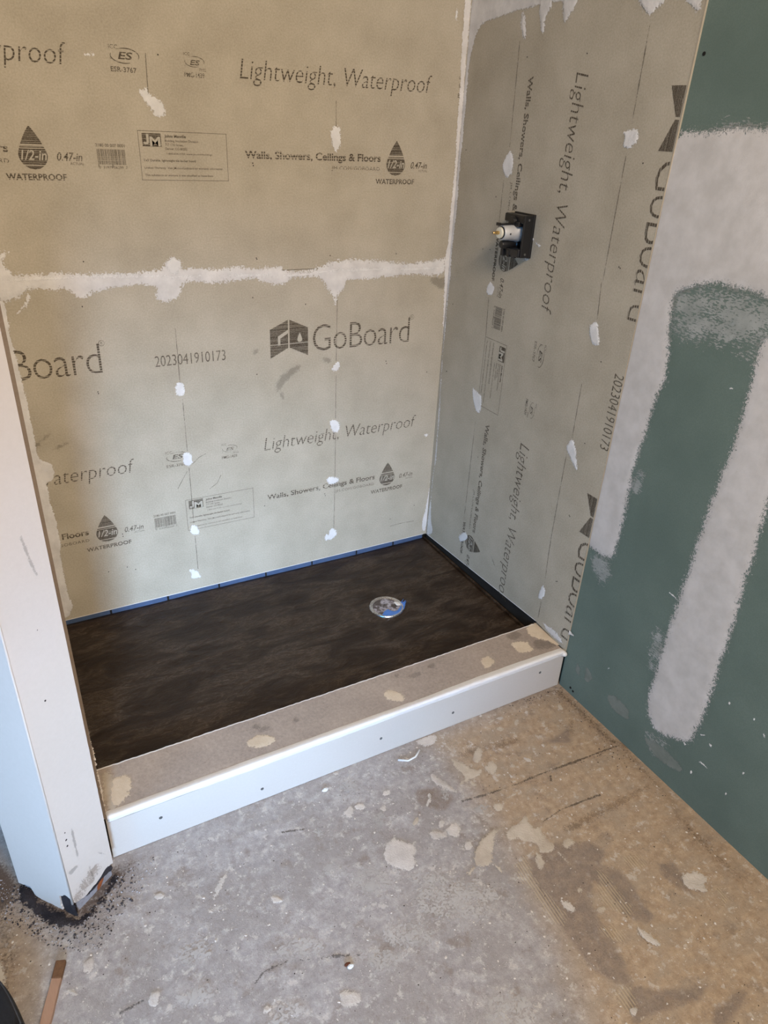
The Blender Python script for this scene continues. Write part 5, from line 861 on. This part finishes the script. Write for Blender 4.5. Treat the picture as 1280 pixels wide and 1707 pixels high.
 ([(-0.5433, -1.1713), (-0.5668, -1.1892), (-0.6153, -1.1683), (-0.6605, -1.147), (-0.6886, -1.1114), (-0.6751, -1.0887), (-0.6588, -1.0653), (-0.6084, -1.0815), (-0.5672, -1.1106), (-0.5286, -1.1465)], PLASTER_FAINT), ([(-0.61, -1.3761), (-0.6372, -1.3772), (-0.662, -1.3754), (-0.6832, -1.36), (-0.6802, -1.3388), (-0.6766, -1.3172), (-0.6512, -1.3102), (-0.6266, -1.3191), (-0.601, -1.3315), (-0.6038, -1.3544)], PLASTER_FAINT), ([(-0.6888, -1.17), (-0.7102, -1.1731), (-0.7331, -1.1708), (-0.7605, -1.1601), (-0.77, -1.142), (-0.7774, -1.1249), (-0.7628, -1.1162), (-0.7362, -1.124), (-0.7083, -1.1328), (-0.6949, -1.1519)], PLASTER_FAINT), ([(-1.2713, -0.937), (-1.2764, -0.9423), (-1.2825, -0.9455), (-1.2853, -0.939), (-1.2872, -0.9324), (-1.2849, -0.9235), (-1.279, -0.9197), (-1.273, -0.916), (-1.269, -0.9212), (-1.2692, -0.9292)], PLASTER_W), ([(-1.3037, -0.9717), (-1.3061, -0.9716), (-1.31, -0.9687), (-1.3144, -0.9652), (-1.3165, -0.9613), (-1.3169, -0.9588), (-1.3157, -0.9575), (-1.3114, -0.961), (-1.3074, -0.9645), (-1.3042, -0.9689)], PLASTER_W), ([(-0.6853, -0.7409), (-0.6892, -0.7436), (-0.6941, -0.7433), (-0.6995, -0.7423), (-0.7011, -0.7374), (-0.7011, -0.7331), (-0.6986, -0.7292), (-0.6932, -0.7303), (-0.6882, -0.7316), (-0.6852, -0.736)], PLASTER_W), ([(-0.5945, -1.0956), (-0.6055, -1.0977), (-0.6276, -1.0913), (-0.6515, -1.0731), (-0.6732, -1.0558), (-0.6775, -1.0435), (-0.6592, -1.0468), (-0.6393, -1.0509), (-0.6132, -1.0691), (-0.598, -1.085)], PLASTER_FAINT),
 ([(-1.428, -0.842), (-1.4131, -0.8543), (-1.41, -0.8803), (-1.4127, -0.9069), (-1.4212, -0.8915), (-1.4366, -0.8609)], PLASTER),
]
for pts, mt in SPL:
    big = max(max(p[0] for p in pts) - min(p[0] for p in pts), max(p[1] for p in pts) - min(p[1] for p in pts))
    patch('plaster_splash', FLOOR, pts, mt, floor, thick=0.0009 if mt is not PLASTER_FAINT else 0.0002, feather=(0.0022 if big < 0.03 else 0.0035) if mt is not PLASTER_FAINT else 0.012, base=0.0009, cmax=1.4 if mt is not PLASTER_FAINT else 0.6, wob=1.6)
# cracks and stains
for pts, w_ in (([(-0.0131, -0.9725), (-0.1093, -0.9666), (-0.2535, -0.9556), (-0.3251, -0.9539), (-0.3911, -0.9481), (-0.4677, -0.9363)], 0.0035), ([(-0.7729, -0.8587), (-0.8163, -0.8438), (-0.8663, -0.8289)], 0.0012), ([(-0.8327, -1.1368), (-0.8733, -1.1184), (-0.9155, -1.1041), (-0.9555, -1.086), (-1.0012, -1.084), (-1.0226, -1.0961)], 0.0016), ([(-1.2436, -1.0371), (-1.2272, -1.0349), (-1.2029, -1.0345)], 0.003), ([(-0.2322, -0.9702), (-0.2429, -0.9828)], 0.003), ([(-0.3342, -1.0637), (-0.2758, -1.0572), (-0.1641, -1.0662)], 0.0025)):
    patch('crack', FLOOR, line(pts, w_), CRACK, floor, thick=0, feather=0.0018, base=0.0008, step=0.0016, wob=1.5, cmax=0.8, smooth=False)
for pts in ([(-0.0636, -0.8489), (-0.0593, -0.851), (-0.0899, -0.8877), (-0.0942, -0.8856)], [(-0.3039, -1.0996), (-0.2091, -1.094), (-0.1188, -1.0981), (-0.0376, -1.0959), (-0.0432, -1.1049), (-0.1289, -1.1081), (-0.2058, -1.11), (-0.296, -1.1104)], [(-0.0168, -0.9551), (0.0111, -0.9776), (0.0045, -0.9965), (-0.0091, -0.981)], [(-0.4028, -0.8142), (-0.2497, -0.8324), (-0.2269, -0.8525), (-0.3803, -0.8337)]):
    patch('dirt_stain', FLOOR, pts, STAIN, floor, thick=0, feather=0.010, base=0.0007, cmax=0.6)
# black rotten dirt around the foot of the stub wall
patch('black_grime', FLOOR, [(-1.3761, -0.7079), (-1.3558, -0.7238), (-1.3474, -0.749), (-1.3391, -0.7737), (-1.3152, -0.7992), (-1.2994, -0.8178), (-1.2847, -0.8358), (-1.2596, -0.8274), (-1.2282, -0.8051), (-1.2046, -0.7685), (-1.1992, -0.7771), (-1.2124, -0.7991), (-1.2424, -0.8227), (-1.2734, -0.8467), (-1.3045, -0.8411), (-1.3314, -0.8198), (-1.3555, -0.7787), (-1.3735, -0.7427)], TAR, floor, thick=0.002, feather=0.010, base=0.0008, cmax=0.9)
# crumbs: nobody could count them
def crumbs(name, n, area_pts, mat, r0, r1, seed, dens=None, zmax=0.6):
    rn = random.Random(seed); P = np.array(area_pts); lo = P.min(0); hi = P.max(0); V = []; F_ = []; got = 0
    while got < n:
        x = rn.uniform(lo[0], hi[0]); y = rn.uniform(lo[1], hi[1])
        if sdist(area_pts, np.array([x]), np.array([y]))[0] < 0: continue
        if dens and rn.random() > dens(x, y): continue
        r = r0 + (r1 - r0) * rn.random() ** 3; th = rn.uniform(0, 3.14); e = rn.uniform(0.4, 1.0); k = len(V); m_ = 5; c_, s_ = math.cos(th), math.sin(th)
        for i in range(m_):
            a_ = 6.283 * i / m_ + rn.uniform(-.4, .4); px_, py_ = r * math.cos(a_), r * e * math.sin(a_); V.append((x + px_ * c_ - py_ * s_, y + px_ * s_ + py_ * c_, 0.0001))
        V.append((x, y, r * zmax + 0.0006)); F_ += [(k + i, k + (i + 1) % m_, k + m_) for i in range(m_)]; got += 1
    return tag(mesh(name, V, F_, mat, floor), kind='stuff')
vis = [(-1.1893, -0.7494), (-0.016, -0.7459), (-0.0131, -1.4022), (-0.2458, -1.5698), (-1.4236, -0.9619), (-1.4107, -0.7507), (-1.3529, -0.8062), (-1.2847, -0.8512)]
crumbs('white_crumbs', 1100, vis, speckled('pale_crumb', sr(214, 206, 196), sr(190, 180, 168), 300, 40), 0.0006, 0.0034, 21, zmax=0.25)
crumbs('dark_crumbs', 900, vis, speckled('dark_crumb', sr(70, 58, 48), sr(46, 38, 32), 300, 40), 0.0004, 0.0017, 22, zmax=0.3)
foot = [(-1.3783, -0.7096), (-1.3486, -0.7621), (-1.316, -0.8054), (-1.2854, -0.8406), (-1.2465, -0.8138), (-1.2034, -0.7749), (-1.1194, -0.7615), (-1.1574, -0.8241), (-1.2112, -0.8653), (-1.2512, -0.9083), (-1.3108, -0.89), (-1.3651, -0.8255), (-1.4307, -0.7406), (-1.4471, -0.6346)]
crumbs('foot_rubble', 900, foot, TARC := speckled('black_crumb', (0.02, 0.017, 0.017), (0.06, 0.05, 0.05), 300, 40), 0.0006, 0.0034, 23, lambda x, y: math.exp(-(math.hypot(x + 1.29, y + 0.80) / 0.11) ** 2))
crumbs('pale_rubble', 800, foot, speckled('grey_crumb', sr(170, 166, 166), sr(140, 134, 130), 300, 40), 0.0006, 0.0028, 24)
crumbs('corner_dirt', 260, [(-0.2161, -0.7362), (0.0017, -0.7304), (0.0006, -0.9156), (-0.0038, -1.0247), (-0.0228, -1.1738), (-0.0546, -1.1487), (-0.0368, -0.9542), (-0.0477, -0.7826), (-0.1873, -0.7769)], TARC, 0.0005, 0.0022, 25)
crumbs('corner_dirt', 60, [(-0.1498, -0.9678), (-0.0368, -0.9542), (-0.0168, -0.9969), (-0.0665, -1.0659), (-0.133, -1.013)], TARC, 0.0007, 0.0024, 26)
